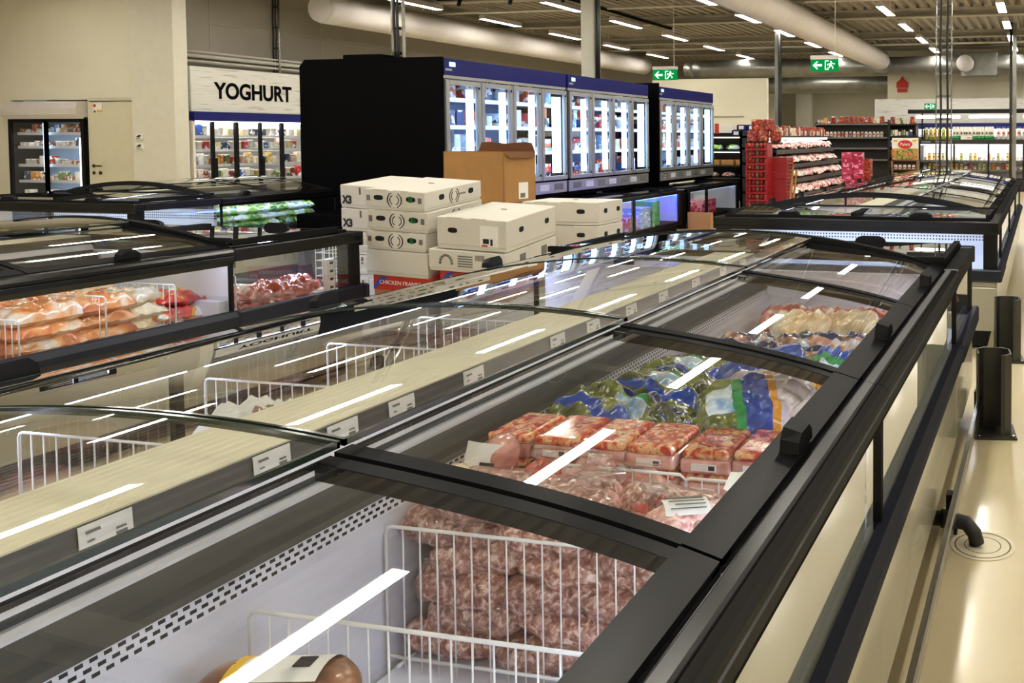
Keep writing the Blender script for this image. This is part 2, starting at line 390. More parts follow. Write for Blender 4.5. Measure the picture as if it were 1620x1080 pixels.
def thing(name, label, cat, loc=(0, 0, 0), rz=0, group=None):
    o = bpy.data.objects.new(name, None); o.empty_display_size = .1; COL.objects.link(o)
    o.location = loc; o.rotation_euler = (0, 0, rz); return tag(o, label, cat, group)
def struct(o): o['kind'] = 'structure'; return o
def kids(o): return [c for c in list(bpy.data.objects) if c.parent == o]
KID = {}
def dup(o, loc=None, rz=None, label=None, group=None, rot=None):
    """a copy of a thing with copies of its parts and their parts"""
    if o.name not in KID:
        KID[o.name] = [(c, kids(c)) for c in kids(o)]
    c = o.copy(); COL.objects.link(c)
    if loc is not None: c.location = loc
    if rot is not None: c.rotation_euler = rot
    elif rz is not None: c.rotation_euler = (0, 0, rz)
    if label: c['label'] = label
    if group: c['group'] = group
    for a, bs in KID[o.name]:
        a2 = a.copy(); COL.objects.link(a2); a2.parent = c
        for b in bs:
            b2 = b.copy(); COL.objects.link(b2); b2.parent = a2
    return c
USED = set()
def place(proto, loc, rz=0, label=None, group=None, rot=None):
    """first use moves the prototype itself, every further use is a copy"""
    if proto.name in USED: return dup(proto, loc, rz, label, group, rot)
    USED.add(proto.name); kk = KID.setdefault(proto.name, [(c, kids(c)) for c in kids(proto)])
    proto.location = loc; proto.rotation_euler = rot if rot is not None else (0, 0, rz)
    if label: proto['label'] = label
    if group: proto['group'] = group
    return proto
def text(body, size, loc, rot, material, parent=None, name='lettering', ext=.001, off=0, align='CENTER', sx=1):
    c = bpy.data.curves.new(name, 'FONT'); c.body = body; c.size = size; c.extrude = ext; c.offset = off
    c.align_x = align; c.align_y = 'CENTER'; c.materials.append(M[material])
    oc = bpy.data.objects.new(name, c); me = bpy.data.meshes.new_from_object(oc); bpy.data.objects.remove(oc); bpy.data.curves.remove(c)
    if not me.materials: me.materials.append(M[material])
    o = bpy.data.objects.new(name, me); COL.objects.link(o); o.location = loc; o.rotation_euler = rot; o.scale = (sx, 1, 1)
    if parent is not None: o.parent = parent
    return o

# ------------------------------------------------------------------ the setting
X0, X1, Y0, Y1, ZC = -22.0, 9.0, -9.0, 29.0, 4.5
def sbox(name, mt, *a, bevel=0): return struct(MB().box(*a).build(name, mt, bevel=bevel))
sbox('floor', 'floor', X0, Y0, -.1, X1, 46, 0)
cm = MB()                                                     # corrugated roof sheet, ribs running down the hall
n = int((X1 - X0) / .25)
poly = []
for i in range(n):
    x = X0 + i * .25
    poly += [(x, ZC), (x + .10, ZC), (x + .135, ZC + .09), (x + .215, ZC + .09)]
poly += [(X1, ZC), (X1, ZC + .2), (X0, ZC + .2)]
cm2 = MB()
v = []; f = []
for p in poly[:-2]: v += [(p[0], Y0, p[1]), (p[0], 46, p[1])]
for i in range(len(poly) - 3): f.append((2 * i, 2 * i + 1, 2 * i + 3, 2 * i + 2))
cm2.add(v, f); cm2.box(X0, Y0, ZC + .1, X1, 46, ZC + .2)
struct(cm2.build('ceiling', 'ceiling'))
sbox('wall_left', 'wall_panel', -14.9, 12.2, 0, -14.65, 46, ZC)
struct(MB().box(X0, 12.2, 0, -17.83, 12.4, ZC).box(-17.83, 12.2, 2.16, -16.13, 12.4, ZC).box(-16.13, 12.2, 0, -14.65, 12.4, ZC).build('wall_front', 'plaster'))
struct(MB().box(-18.0, 12.9, 0, -16.0, 12.95, 2.4).build('wall_recess', 'plaster'))
sbox('wall_right', 'wall_grey', X1, Y0, 0, X1 + .2, 46, ZC)
sbox('wall_rear', 'wall_grey', X0, Y0 - .2, 0, X1, Y0, ZC)
sbox('wall_side', 'plaster', X0 - .2, Y0, 0, X0, 12.4, ZC)
sbox('wall_back', 'plaster', -5.05, Y1, 0, X1, Y1 + .2, ZC)
sbox('wall_far', 'plaster', -14.9, 45.8, 0, X1, 46, ZC)
sbox('wall_partition', 'plaster', -11.2, 24.2, 0, -7.7, 24.35, 3.2)
sbox('trim_partition', 'wall_panel', -10.6, 24.16, 2.1, -8.4, 24.2, 2.13)
# pier that ends the plaster wall beside the chiller
pr = MB().box(-14.88, 11.95, 0, -14.0, 12.2, ZC).build('wall_pier', 'column_paint', bevel=.01); struct(pr)
# panel joints and pipes on the sandwich wall
pj = MB()
for y in [13.2 + 1.25 * i for i in range(14)]: pj.box(-14.65, y, 2.6, -14.642, y + .02, ZC)
pj.box(-14.65, 12.2, 3.55, -14.64, 29, 3.57)
struct(pj.build('trim_panel_joint', 'beam_paint'))
for k, (z, r_) in enumerate(((2.94, .035), (2.85, .025), (3.02, .018))):
    o = MB().tube([(-14.55, 12.25, z), (-14.55, 29, z - .1)], r_, 10).build('wall_pipe', 'column_paint')
    tag(o, ['cream pipe along the sandwich wall, thickest of the three above the yoghurt fascia', 'thin cream pipe along the sandwich wall, lowest of three above the yoghurt fascia', 'thinnest cream pipe on the sandwich wall, topmost of three above the fascia'][k], 'pipe')
# cross beams under the roof sheet
for i, y in enumerate((16.4, 20.6, 24.9, 28.4, -2, 4, 10)):
    bm_ = MB()
    bm_.prism([(y - .12, ZC), (y + .12, ZC), (y + .12, ZC - .05), (y + .03, ZC - .07), (y + .03, ZC - .15), (y + .12, ZC - .17), (y + .12, ZC - .2), (y - .12, ZC - .2), (y - .12, ZC - .17), (y - .03, ZC - .15), (y - .03, ZC - .07), (y - .12, ZC - .05)], 'x', -14.6, X1)
    struct(bm_.build('beam', 'beam_paint'))

# door in the plaster wall
d = MB().box(-15.98, 12.12, 0, -14.93, 12.2, 2.12).build('door_1', 'door_paint', bevel=.006); struct(d)
fr = MB().box(-16.05, 12.15, 0, -15.98, 12.2, 2.19).box(-14.93, 12.15, 0, -14.86, 12.2, 2.19).box(-15.98, 12.15, 2.12, -14.93, 12.2, 2.19)
fr.build('door_frame', 'door_paint', d, bevel=.004)
MB().box(-15.98, 12.11, 2.118, -14.93, 12.16, 2.128).build('door_gap', 'hole_dark', d)
hd = MB().tube([(-15.83, 12.12, 1.02), (-15.83, 12.05, 1.02), (-15.68, 12.05, 1.02)], .012, 8)
hd.build('door_handle', 'pipe_black', d)
for x, z in ((-15.92, 1.02), (-15.92, .9), (-15.78, .9)):
    MB().lathe([(.028, 0), (.028, .012)], 14).build('door_lock', 'pipe_black', d, (x, 12.115, z)).rotation_euler = (R(90), 0, 0)
MB().box(-15.01, 12.1, 1.66, -14.99, 12.12, 1.8).build('door_hinge', 'steel', d)
sg = thing('door_sign', 'small white notice with red ring and yellow strip on the cream door', 'sign', (-15.8, 12.115, 1.98))
MB().box(-.09, -.004, -.05, .09, 0, .12).build('sign_plate', 'white_paper', sg)
MB().box(-.02, -.006, -.045, .085, -.004, .0).build('warning_strip', 'yellow_print', sg)
MB().prism([(-.09, -.045), (-.03, -.045), (-.06, .0)], 'y', -.006, -.004).build('warning_triangle', 'ink', sg)
MB().lathe([(.028, 0), (.028, .003)], 18).build('ring', 'ink_red', sg, (-.06, -.004, .07)).rotation_euler = (R(90), 0, 0)
for k, z in enumerate((1.52, 1.36)):
    t_ = thing('wall_switch', ['white switch plate beside the cream door, upper of the two', 'white switch plate beside the cream door, lower of the two'][k], 'switch', (-14.72, 11.95, z))
    MB().box(-.07, -.03, -.05, .07, 0, .05).build('switch_plate', 'white_paper', t_, bevel=.006)
    MB().prism([(-.04, -.01), (.03, -.01), (.05, .03), (.03, .03)], 'y', -.045, -.03).build('rocker', 'ink', t_)
    MB().box(-.05, -.033, -.04, .04, -.03, -.03).build('caption', 'ink_soft', t_)

# columns and posts
def column(name, x, y, w_, d_, z0, z1, label, mt='column_paint'):
    o = MB().box(x - w_ / 2, y - d_ / 2, z0, x + w_ / 2, y + d_ / 2, z1).build(name, mt, bevel=.008); return tag(o, label, 'column', kind='structure')
column('column', -7.78, 14.31, .26, .22, 0, ZC, 'cream steel column rising behind the upright freezers')
column('column', -11.2, 36, .34, .34, 0, ZC, 'pale column far beyond the tall grocery shelf')
column('column', -12.0, 44, .8, .4, 0, ZC, 'wide white pier far beyond the tall grocery shelf')
column('column', -6.6, 21.6, .10, .12, 0, 4.4, 'slim grey steel post behind the meat shelves', 'galvanised')
column('column', -.74, 23.6, .11, .12, 0, ZC, 'slim galvanised post in front of the bright back chillers', 'galvanised')
def riser(x, y, z0, z1, label, r_=.03):
    o = MB().tube([(x, y, z0), (x, y, z1)], r_, 10).build('cable_riser', 'pipe_black'); return tag(o, label, 'cable')
riser(-7.58, 14.18, 2.0, ZC, 'black cable bundle running up beside the cream steel column', .045)
riser(-6.5, 21.5, 0, 4.4, 'black cable bundle running up the slim grey steel post', .05)
riser(-.83, 23.5, 0, ZC, 'black cable bundle running up the slim galvanised post', .035)
def ladder(x, y, z0, z1, w_, label, cables=(.35, .7), step=.33, mt='steel'):
    t_ = thing('cable_ladder', label, 'cable ladder', (x, y, z0))
    for s_ in (-1, 1): MB().box(s_ * w_ / 2 - .008, -.02, 0, s_ * w_ / 2 + .008, .02, z1 - z0).build('stringer', mt, t_)
    z = .1
    while z < z1 - z0 - .05: MB().box(-w_ / 2, -.014, z, w_ / 2, .014, z + .035).build('rung', mt, t_); z += step
    for c in cables:
        xx = -w_ / 2 + w_ * c
        MB().tube([(xx + .006 * math.sin(i * 1.3), -.035, (z1 - z0) * i / 14) for i in range(15)], .016 if w_ < .3 else .02, 8).build('cable', 'pipe_black', t_)
    return t_
ladder(-1.40, 12.75, 0, ZC, .22, 'tall cable ladder with two black cables dropping behind the rear island freezer', (.3, .75))
ladder(-7.62, 9.35, 2.4, ZC, .15, 'shiny narrow cable ladder rising from the black freezer top', (.35, .65), .3)
ladder(-14.6, 14.55, 2.72, ZC, .16, 'cable ladder on the sandwich wall above the yoghurt fascia', (.4, .8), .4)

# ------------------------------------------------------------------ ducts, pipes, lamps
def duct_y(name, x, z, r_, y0, y1, mt, label, endcap):
    t_ = thing(name, label, 'air duct', (x, y0, z))
    ys = [0, .05] + [(y1 - y0) * i / 20 for i in range(1, 21)]
    b = MB().tube([(0, y, 0) for y in ys], [r_ * .93, r_] + [r_] * 20, 28).build('duct_tube', mt, t_)
    MB().box(-.012, .1, r_ - .004, .012, y1 - y0, r_ + .03).build('top_track', 'beam_paint', t_)
    MB().lathe([(r_ * .9, 0), (r_ * .93, .03)], 28).build('end_cap', 'duct_white', t_, (0, -.005 if endcap < 0 else y1 - y0, 0)).rotation_euler = (R(90), 0, 0)
    for i in range(7):
        y = (y1 - y0) * (i + .5) / 7
        MB().tube([(r_ * .5 * math.cos(a), y, r_ + .16 * math.sin(a)) for a in [math.pi * k / 8 for k in range(9)]], .006, 6).build('hanger', 'wire_white', t_)
    return t_
duct_y('fabric_duct', -13.45, 3.965, .285, 14.45, 28.4, 'duct_white', 'white fabric air duct with domed end along the sandwich wall', -1)
duct_y('fabric_duct', -5.0, 3.92, .30, 8.0, 27.4, 'duct_white', 'white fabric air duct with stitched top running over the aisle to the back', 1)
t_ = thing('spiral_duct', 'galvanised spiral duct crossing the hall in front of the back wall', 'air duct', (-11.4, 28, 3.78))
MB().tube([(i * .35, 0, 0) for i in range(53)], [.3 + (.008 if i % 2 else 0) for i in range(53)], 26).build('duct_tube', 'galvanised', t_)
MB().box(8.9, -.36, -.36, 10.0, .36, .36).build('junction_box', 'galvanised', t_, bevel=.01)
MB().tube([(6.4, -.55, .05), (6.4, -.1, .05)], .29, 24).build('branch_collar', 'galvanised', t_)
MB().tube([(-.35, 0, 0), (.1, 0, 0)], [.22, .3], 20).build('end_cap', 'galvanised', t_)
t_ = thing('duct_stub', 'short white capped duct stub beside the galvanised junction box', 'air duct', (-2.35, 27.22, 3.78))
MB().lathe([(.0, 0), (.24, .0), (.26, .04), (.26, .35)], 26).build('stub', 'duct_white', t_).rotation_euler = (R(-90), 0, 0)
t_ = thing('spiral_duct', 'second galvanised duct further back beyond the opening', 'air duct', (-13, 33, 3.55))
MB().tube([(i * .4, 0, 0) for i in range(30)], .35, 20).build('duct_tube', 'galvanised', t_)
for x_ in (1, 5, 9): MB().tube([(x_, 0, .33), (x_, 0, .96)], .02, 6).build('hanger', 'galvanised', t_)
t_ = thing('ceiling_light', 'round dark dish lamp high on the back wall behind the galvanised post', 'lamp', (-.1, 28.9, 3.25))
MB().lathe([(.05, 0), (.34, .02), (.36, .1), (.3, .14), (.05, .16)], 24).build('dish', 'galvanised', t_).rotation_euler = (R(90), 0, 0)
for (y, z, x0, x1, lb) in ((17.6, 4.28, -14.5, 8.5, 'white sprinkler pipe crossing below the roof, nearer of the two'), (25.4, 4.2, -14.5, 8.5, 'white sprinkler pipe crossing below the roof, farther of the two')):
    tag(MB().tube([(x0, y, z), (x1, y, z)], .03, 10).build('sprinkler_pipe', 'column_paint'), lb, 'pipe')
for (y, x0, x1, lb) in ((15.2, -11.5, -5.3, 'black lighting track with small spots below the roof'), (14.0, -13.0, -10.0, 'short black lighting track above the white fabric duct end')):
    t_ = thing('lighting_track', lb, 'lighting track', (x0, y, 4.18))
    MB().box(0, -.03, -.03, x1 - x0, .03, .03).build('track_bar', 'lid_black', t_)
    for i in range(int((x1 - x0) / 1.1)):
        MB().tube([(.5 + i * 1.1, 0, -.02), (.5 + i * 1.1, -.06, -.14)], .035, 10).build('spot_head', 'lid_black', t_)
        MB().tube([(.5 + i * 1.1, 0, .02), (.5 + i * 1.1, 0, .3)], .006, 6).build('hanger', 'lid_black', t_)
for (x, lb) in ((-9.2, 'black power track hanging between the two fabric ducts'),):
    t_ = thing('lighting_track', lb, 'lighting track', (x, 9.0, 4.25))
    MB().box(-.03, 0, -.03, .03, 12, .03).build('track_bar', 'lid_black', t_)

def lamp_proto():
    t_ = thing('strip_lamp', 'white strip lamp hanging under the roof', 'lamp', (0, 0, 0), group='strip lamps under the roof')
    MB().prism([(-.09, -.034), (-.084, -.034), (-.084, -.02), (.084, -.02), (.084, -.034), (.09, -.034), (.06, .07), (-.06, .07)], 'y', 0, 1.46).build('housing', 'duct_white', t_)
    df = MB()
    for i in range(19):                                       # bright cells of the reflector
        y = .04 + i * .0735
        for s_ in (-1, 1): df.box(s_ * .042 - .034, y, -.03, s_ * .042 + .034, y + .062, -.021)
    df.build('diffuser', 'lamp_glow', t_)
    MB().box(-.088, 0, -.03, .088, .03, -.0215).box(-.088, 1.43, -.03, .088, 1.46, -.0215).build('end_plate', 'aluminium', t_)
    for y in (.2, 1.25): MB().tube([(0, y, .07), (0, y, .28)], .004, 6).build('hanger', 'wire_white', t_)
    return t_
lp = lamp_proto()
for xr in (-15.9, -12.4, -9.68, -6.52, -3.28, -.86, 2.3, 5.4):
    for k in range(-3, 9):
        y = 3.54 + 2.87 * k
        if xr == -6.52: y += .55
        if xr in (-9.68,): y += .9
        if xr == -3.28 and -1 < y < 3: continue
        if xr < -13 and y > 9.5: continue
        if xr < -16 and y > 9: continue
        place(lp, (xr, y, 4.21), 0)
# the far room: a short row of the same lamps
for k in range(6): place(lp, (-7.2 - k * .35, 31.5 + 2.1 * k, 4.21), R(80), 'white strip lamp in the row beyond the opening', 'strip lamps beyond the opening')

# ------------------------------------------------------------------ emergency and safety signs
def exit_sign(x, y, z, w_, h_, label, wire=True):
    t_ = thing('exit_sign', label, 'exit sign', (x, y, z))
    MB().box(-w_ / 2, -.025, 0, w_ / 2, .025, h_).build('sign_panel', 'exit_green', t_)
    MB().box(-w_ / 2 - .005, -.045, h_, w_ / 2 + .005, .045, h_ + .07).build('housing', 'duct_white', t_, bevel=.008)
    s_ = h_ * .8; y_ = -.028
    def P(poly, nm='pictogram', mt='exit_white'): return [(cx_ + px * s_, h_ * .5 + pz * s_) for px, pz in poly]
    cx_ = -w_ * .25
    MB().prism(P([(-.55, 0), (-.1, .42), (.08, .42), (-.2, .12), (.5, .12), (.5, -.12), (-.2, -.12), (.08, -.42), (-.1, -.42)]), 'y', y_, -.025).build('arrow', 'exit_white', t_)
    cx_ = w_ * .22
    pc = MB()
    for pl in ([(-.62, -.5), (-.2, -.5), (-.2, -.4), (-.5, -.4), (-.5, .4), (-.2, .4), (-.2, .5), (-.62, .5)],
               [(-.12, .2), (.12, .22), (.16, .0), (.02, -.12), (-.16, -.04)], [(.02, -.1), (.14, -.02), (.34, -.2), (.3, -.42), (.2, -.42), (.22, -.24)],
               [(-.14, -.02), (.0, -.1), (-.1, -.3), (-.32, -.36), (-.34, -.28), (-.18, -.22)], [(.1, .2), (.4, .06), (.52, .14), (.5, .22), (.38, .16), (.14, .28)],
               [(-.1, .2), (-.34, .12), (-.36, -.06), (-.28, -.06), (-.26, .06), (-.08, .1)]):
        pc.prism(P(pl), 'y', y_, -.025)
    pc.prism(P([(.06 + .1 * math.cos(a), .36 + .1 * math.sin(a)) for a in [k * math.pi / 5 for k in range(10)]]), 'y', y_, -.025)
    pc.build('pictogram', 'exit_white', t_)
    if wire:
        for xx in ((w_ * .38,) if wire == 1 else (-w_ * .3, w_ * .3)): MB().tube([(xx, 0, h_ + .07), (xx, 0, ZC - z)], .006, 6).build('hanger', 'wire_white', t_)
    return t_
exit_sign(-7.9, 17.7, 2.73, .54, .22, 'green running-man exit sign hanging above the upright freezers')
exit_sign(-3.72, 15, 2.66, .49, .2, 'green running-man exit sign hanging beside the white fabric duct end', 1)
exit_sign(-3.2, 25.6, 2.33, .34, .16, 'small green exit sign on the fascia boards above the bright back chillers', 0)
exit_sign(-11.6, 38, 2.6, .3, .3, 'tiny green exit sign beyond the opening by the pale column', 1)
t_ = thing('fire_sign', 'red fire point sign on the back wall beside the opening', 'sign', (-4.55, 28.98, 3.0))
MB().box(-.17, -.01, 0, .17, 0, .13).build('sign_plate', 'ink_red', t_)
MB().prism([(-.2, .15), (.2, .15), (.2, .32), (.08, .42), (0, .55), (-.08, .42), (-.2, .32)], 'y', -.01, 0).build('flame_plate', 'ink_red', t_)

# ------------------------------------------------------------------ island freezers
LU = 1.87
NX, LX, QX, RX = -1.415, -5.25, -8.95, -1.35
def zarc(x): return 1.06 - .16 * (x / 1.045) ** 2
def handle_mesh(sgn):
    """wedge grip standing on the outer bar of a lid"""
    h = MB()
    prof = [(-.055, 0), (-.05, .026), (-.03, .044), (.03, .044), (.05, .026), (.055, 0)]
    v = [(sgn * .0, y, z) for y, z in prof] + [(sgn * .035, y * .9, z * .75) for y, z in prof]; n_ = len(prof)
    f = [tuple(range(n_))[::-1], tuple(range(n_, 2 * n_))] + [(i, (i + 1) % n_, n_ + (i + 1) % n_, n_ + i) for i in range(n_)]
    return h.add(v, f)
def island_unit(y0, L, cx, label, group=None, side_liner=False, tags=(), lids=True, end=0):
    """double-sided chest under one arched pair of sliding glass lids; local y runs along the island"""
    t_ = thing('island_freezer', label, 'freezer', (cx, y0, 0), 0, group)
    hw = 1.045; e = .0
    MB().box(-hw + .07, 0, .02, hw - .07, L, .14).build('plinth', 'lid_black', t_)
    MB().box(-hw, 0, .14, -hw + .05, L, .55).box(hw - .05, 0, .14, hw, L, .55).box(-hw + .05, 0, .14, hw - .05, L, .45).build('cabinet_body', 'lower_panel', t_)
    for s_ in (-1, 1):
        MB().prism([(s_ * hw, .485), (s_ * (hw + .022), .492), (s_ * (hw + .034), .52), (s_ * (hw + .034), .55), (s_ * (hw + .015), .575), (s_ * (hw - .01), .58), (s_ * (hw - .01), .485)], 'y', 0, L).build('bumper_strip', 'bumper', t_)
        g = MB().add([(s_ * (hw - .012), .0, .565), (s_ * (hw - .012), L, .565), (s_ * (hw - .012), L, .85), (s_ * (hw - .012), .0, .85)], [(0, 1, 2, 3)] if s_ > 0 else [(3, 2, 1, 0)])
        g.build('side_window', 'side_glass', t_)
        for a_, b_ in ((0, .014), (L - .014, L)): MB().box(s_ * (hw - .022), a_, .56, s_ * (hw - .002), b_, .86).build('corner_post', 'lid_black', t_)
        rim = [(hw - .10, .842), (hw - .03, .842), (hw - .026, .824), (hw + .002, .824), (hw + .012, .85), (hw + .012, .872), (hw + .008, .876), (hw + .012, .88), (hw + .012, .894), (hw + .002, .906), (hw - .012, .911), (hw - .018, .905), (hw - .024, .911), (hw - .044, .915), (hw - .05, .908), (hw - .10, .905)]
        MB().prism([(s_ * a, b) for a, b in rim], 'y', 0, L - .003).build('rim', 'black_plastic', t_)
        if side_liner and s_ > 0:
            MB().box(s_ * (hw - .045), .02, .46, s_ * (hw - .04), L - .02, .82).build('mesh_liner', 'mesh_grey', t_)
    for s_ in (-1, 1): MB().prism([(s_ * (hw - .085), .835), (s_ * (hw - .055), .835), (s_ * (hw - .055), .842), (s_ * (hw - .085), .842)], 'y', .03, L - .03).build('light_strip', 'led_tub' if cx == NX else 'led_tub_dim', t_)
    # inner tubs and the raised divider between them
    MB().box(-hw + .05, 0, .45, -.18, L, .462).box(.18, 0, .45, hw - .05, L, .462).build('tub_floor', 'liner_white', t_)
    dv = MB().prism([(-.165, .45), (.165, .45), (.165, .768), (.16, .80), (.1, .80), (-.1, .80), (-.16, .80), (-.165, .768)], 'y', 0, L)
    dv.build('divider_wall', 'liner_white', t_)
    for s_ in (-1, 1):
        MB().add([(s_ * .1665, .01, .767), (s_ * .1665, L - .01, .767), (s_ * .1615, L - .01, .80), (s_ * .1615, .01, .80)], [(0, 1, 2, 3)]).build('vent_strip', 'vent', t_)
        MB().prism([(s_ * .163, .80), (s_ * .137, .858), (s_ * .10, .858), (s_ * .10, .80)], 'y', 0, L).build('grey_band', 'dark_grey', t_)
        MB().prism([(s_ * .137, .858), (s_ * .137, .864), (s_ * .112, .866), (s_ * .10, .866), (s_ * .10, .858)], 'y', 0, L).build('white_ledge', 'white_strip', t_)
        MB().prism([(s_ * .110, .866), (s_ * .110, .884), (s_ * .09, .884), (s_ * .09, .866)], 'y', 0, L).build('dark_groove', 'dark_grey', t_)
        MB().prism([(s_ * .120, .884), (s_ * .118, .889), (s_ * .105, .913), (s_ * .09, .913), (s_ * .09, .884)], 'y', 0, L).build('white_ledge', 'white_strip', t_)
        MB().prism([(s_ * .103, .912), (s_ * .1, .957), (s_ * .09, .957), (s_ * .09, .912)], 'y', 0, L).build('price_rail', 'rail_grey', t_)
    MB().box(-.098, 0, .80, .098, L, .960).build('divider_top', 'cream_metal', t_)
    for y in tags:
        tg = MB().prism([(.107, .914), (.104, .956), (.1025, .956), (.1055, .914)], 'y', y, y + .075).build('price_tag', 'white_paper', t_)
        im = MB()
        for a, b2, c, e2 in ((.008, .028, .944, .948), (.01, .02, .932, .934), (.05, .066, .922, .930), (.05, .064, .934, .937)):
            im.prism([(.1079, c), (.1066, e2), (.106, e2), (.1073, c)], 'y', y + a, y + b2)
        im.build('tag_print', 'ink_soft', tg)
    if lids:
        for i in range(2):
            a, b = i * L / 2 + .004, (i + 1) * L / 2 - .004
            fr_ = (lambda x: zarc(x) - .015 + (-.009) * math.cos(math.pi * (x - .36) / .625))
            ld = MB(); xs0, xs1 = .36, .985
            arcbar(ld, xs0, xs1, a, a + .036, -.026, .004, fr_); arcbar(ld, xs0, xs1, b - .03, b, -.026, .001, fr_)
            arcbar(ld, xs0, xs0 + .005, a, b, -.008, .001, fr_, 1)
            arcbar(ld, .925, xs1, a, b, -.008, .006, fr_, 3)
            lid = ld.build('front_lid', 'lid_black', t_)
            g = MB(); nn = 16; vs = []; fs = []
            for k in range(nn + 1):
                x = xs0 + (xs1 - xs0) * k / nn; vs += [(x, a, fr_(x)), (x, b, fr_(x))]
                if k: fs.append((2 * k - 2, 2 * k, 2 * k + 1, 2 * k - 1))
            for ff in fs: g.add([], [])
            g.v = vs; g.f = [list(q) for q in fs]; g.m = [0] * len(fs); g.sm = [True] * len(fs)
            g.build('lid_glass', 'lid_glass', lid)
            handle_mesh(1).build('lid_handle', 'lid_black', lid, (.95, (a + b) / 2 - .02, fr_(.95) + .002))
            ld = MB(); xs0, xs1 = -.985, .378
            arcbar(ld, xs0, xs1, a, a + .006, -.008, .003, zarc, 24); arcbar(ld, xs0, xs1, b - .006, b, -.008, .003, zarc, 24)
            arcbar(ld, xs1 - .006, xs1, a, b, -.008, .002, zarc, 1); arcbar(ld, xs0, -.93, a, b, -.01, .004, zarc, 3)
            lid = ld.build('rear_lid', 'glass_edge', t_)
            g = MB(); nn = 30; vs = []; fs = []
            for k in range(nn + 1):
                x = xs0 + (xs1 - xs0) * k / nn; vs += [(x, a, zarc(x)), (x, b, zarc(x))]
                if k: fs.append((2 * k - 2, 2 * k, 2 * k + 1, 2 * k - 1))
            g.v = vs; g.f = [list(q) for q in fs]; g.m = [0] * len(fs); g.sm = [True] * len(fs)
            g.build('lid_glass', 'lid_glass', lid)
            handle_mesh(-1).build('lid_handle', 'lid_black', lid, (-.945, (a + b) / 2, zarc(.945) + .004))
    return t_
def island_head(y0, D, cx, label, flip=False, group=None, interior='liner_white'):
    """chest that closes the end of an island; its front (local -y) looks down the hall unless flipped"""
    t_ = thing('end_freezer', label, 'freezer', (cx, y0, 0), math.pi if flip else 0, group)
    hw = 1.045
    MB().box(-hw + .07, .07, .02, hw - .07, D, .14).build('plinth', 'lid_black', t_)
    MB().box(-hw, 0, .14, hw, D, .45).box(-hw, 0, .45, hw, .05, .55).box(-hw, .05, .45, -hw + .05, D, .55).box(hw - .05, .05, .45, hw, D, .55).build('cabinet_body', 'lower_panel', t_, bevel=.008)
    MB().box(-hw - .034, -.034, .49, hw + .034, .0, .58).box(-hw - .034, 0, .49, -hw + .01, D, .58).box(hw - .01, 0, .49, hw + .034, D, .58).build('bumper_strip', 'bumper', t_, bevel=.012)
    MB().add([(-hw + .1, .012, .565), (hw - .1, .012, .565), (hw - .1, .012, .85), (-hw + .1, .012, .85)], [(0, 1, 2, 3)]).build('front_window', 'pane_glass', t_)
    for s_ in (-1, 1):
        MB().add([(s_ * (hw - .012), .09, .565), (s_ * (hw - .012), D, .565), (s_ * (hw - .012), D, .85), (s_ * (hw - .012), .09, .85)], [(0, 1, 2, 3)]).build('side_window', 'side_glass', t_)
        MB().box(s_ * (hw - .10), .004, .55, s_ * (hw - .002), .09, .86).build('corner_post', 'lid_black', t_, bevel=.01)
    MB().box(-hw - .012, -.012, .822, hw + .012, .004, .86).box(-hw - .012, -.012, .842, hw + .012, .09, .912).box(-hw - .012, .09, .842, -hw + .09, D - .003, .912).box(hw - .09, .09, .842, hw + .012, D - .003, .912).build('rim', 'black_plastic', t_, bevel=.014, seg=3)
    MB().box(-hw + .05, .05, .45, hw - .05, D, .462).build('tub_floor', interior, t_)
    MB().box(-hw + .12, .03, .83, hw - .12, .088, .842).build('light_strip', 'led_tub', t_)
    bk = MB().box(-hw + .05, D - .04, .46, hw - .05, D - .01, .88).build('back_liner', 'liner_white' if flip else 'perforated', t_)
    MB().box(-hw + .05, D - .06, .80, hw - .05, D - .04, .86).build('grey_band', 'dark_grey', bk)
    for i in range(2):
        a, b = (-hw + .06, .0) if i == 0 else (0., hw - .06)
        zf = (lambda y: .918 + .03 * (y / D))
        ld = MB().box(a, .05, .912, b, .11, .928).box(a, D - .05, .935, b, D - .02, .962).box(a, .11, .916, a + .03, D - .05, .95).box(b - .03, .11, .916, b, D - .05, .95)
        lid = ld.build('front_lid', 'lid_black', t_)
        MB().add([(a, .08, .928), (b, .08, .928), (b, D - .03, .956), (a, D - .03, .956)], [(0, 1, 2, 3)]).build('lid_glass', 'lid_glass', lid)
        h = handle_mesh(1).build('lid_handle', 'lid_black', lid, ((a + b) / 2, .085, .928)); h.rotation_euler = (0, 0, R(-90)); h.scale = (1, 1.6, .8)
    ar = MB(); arcbar(ar, -hw + .06, hw - .06, D - .04, D - .004, -.035, .006, zarc, 28); ar.build('end_arch', 'lid_black', t_)
    g = MB(); nn = 24; vs = []; fs = []
    for k in range(nn + 1):
        x = -.97 + 1.94 * k / nn; vs += [(x, D - .02, .9), (x, D - .02, zarc(x) - .03)]
        if k: fs.append((2 * k - 2, 2 * k, 2 * k + 1, 2 * k - 1))
    g.v = vs; g.f = [list(q) for q in fs]; g.m = [0] * len(fs); g.sm = [False] * len(fs)
    g.build('arch_glass', 'pane_glass', t_)
    return t_
island_unit(.20, LU, NX, 'island freezer holding the mince bag stack, alongside the floor drain', None, True, tags=(.42, .56, .76, 1.04, 1.2, 1.36, 1.6))
island_unit(.20 + LU, LU, NX, 'island freezer with blue and green bags, between the mince bag freezer and the end chest', None, True, tags=(.1, .3, .55, .8, 1.1, 1.4, 1.65))
island_head(.20 + 2 * LU + .9, .9, NX, 'end chest closing the long near island, its flat lid facing the rear island', True)
island_unit(2.02, LU, LX, 'island freezer with orange and tan meat bags behind its side window', None, False)
island_unit(2.02 - LU, LU, LX, 'island freezer with pale pink bags, joined to the one with orange bags', None, False)
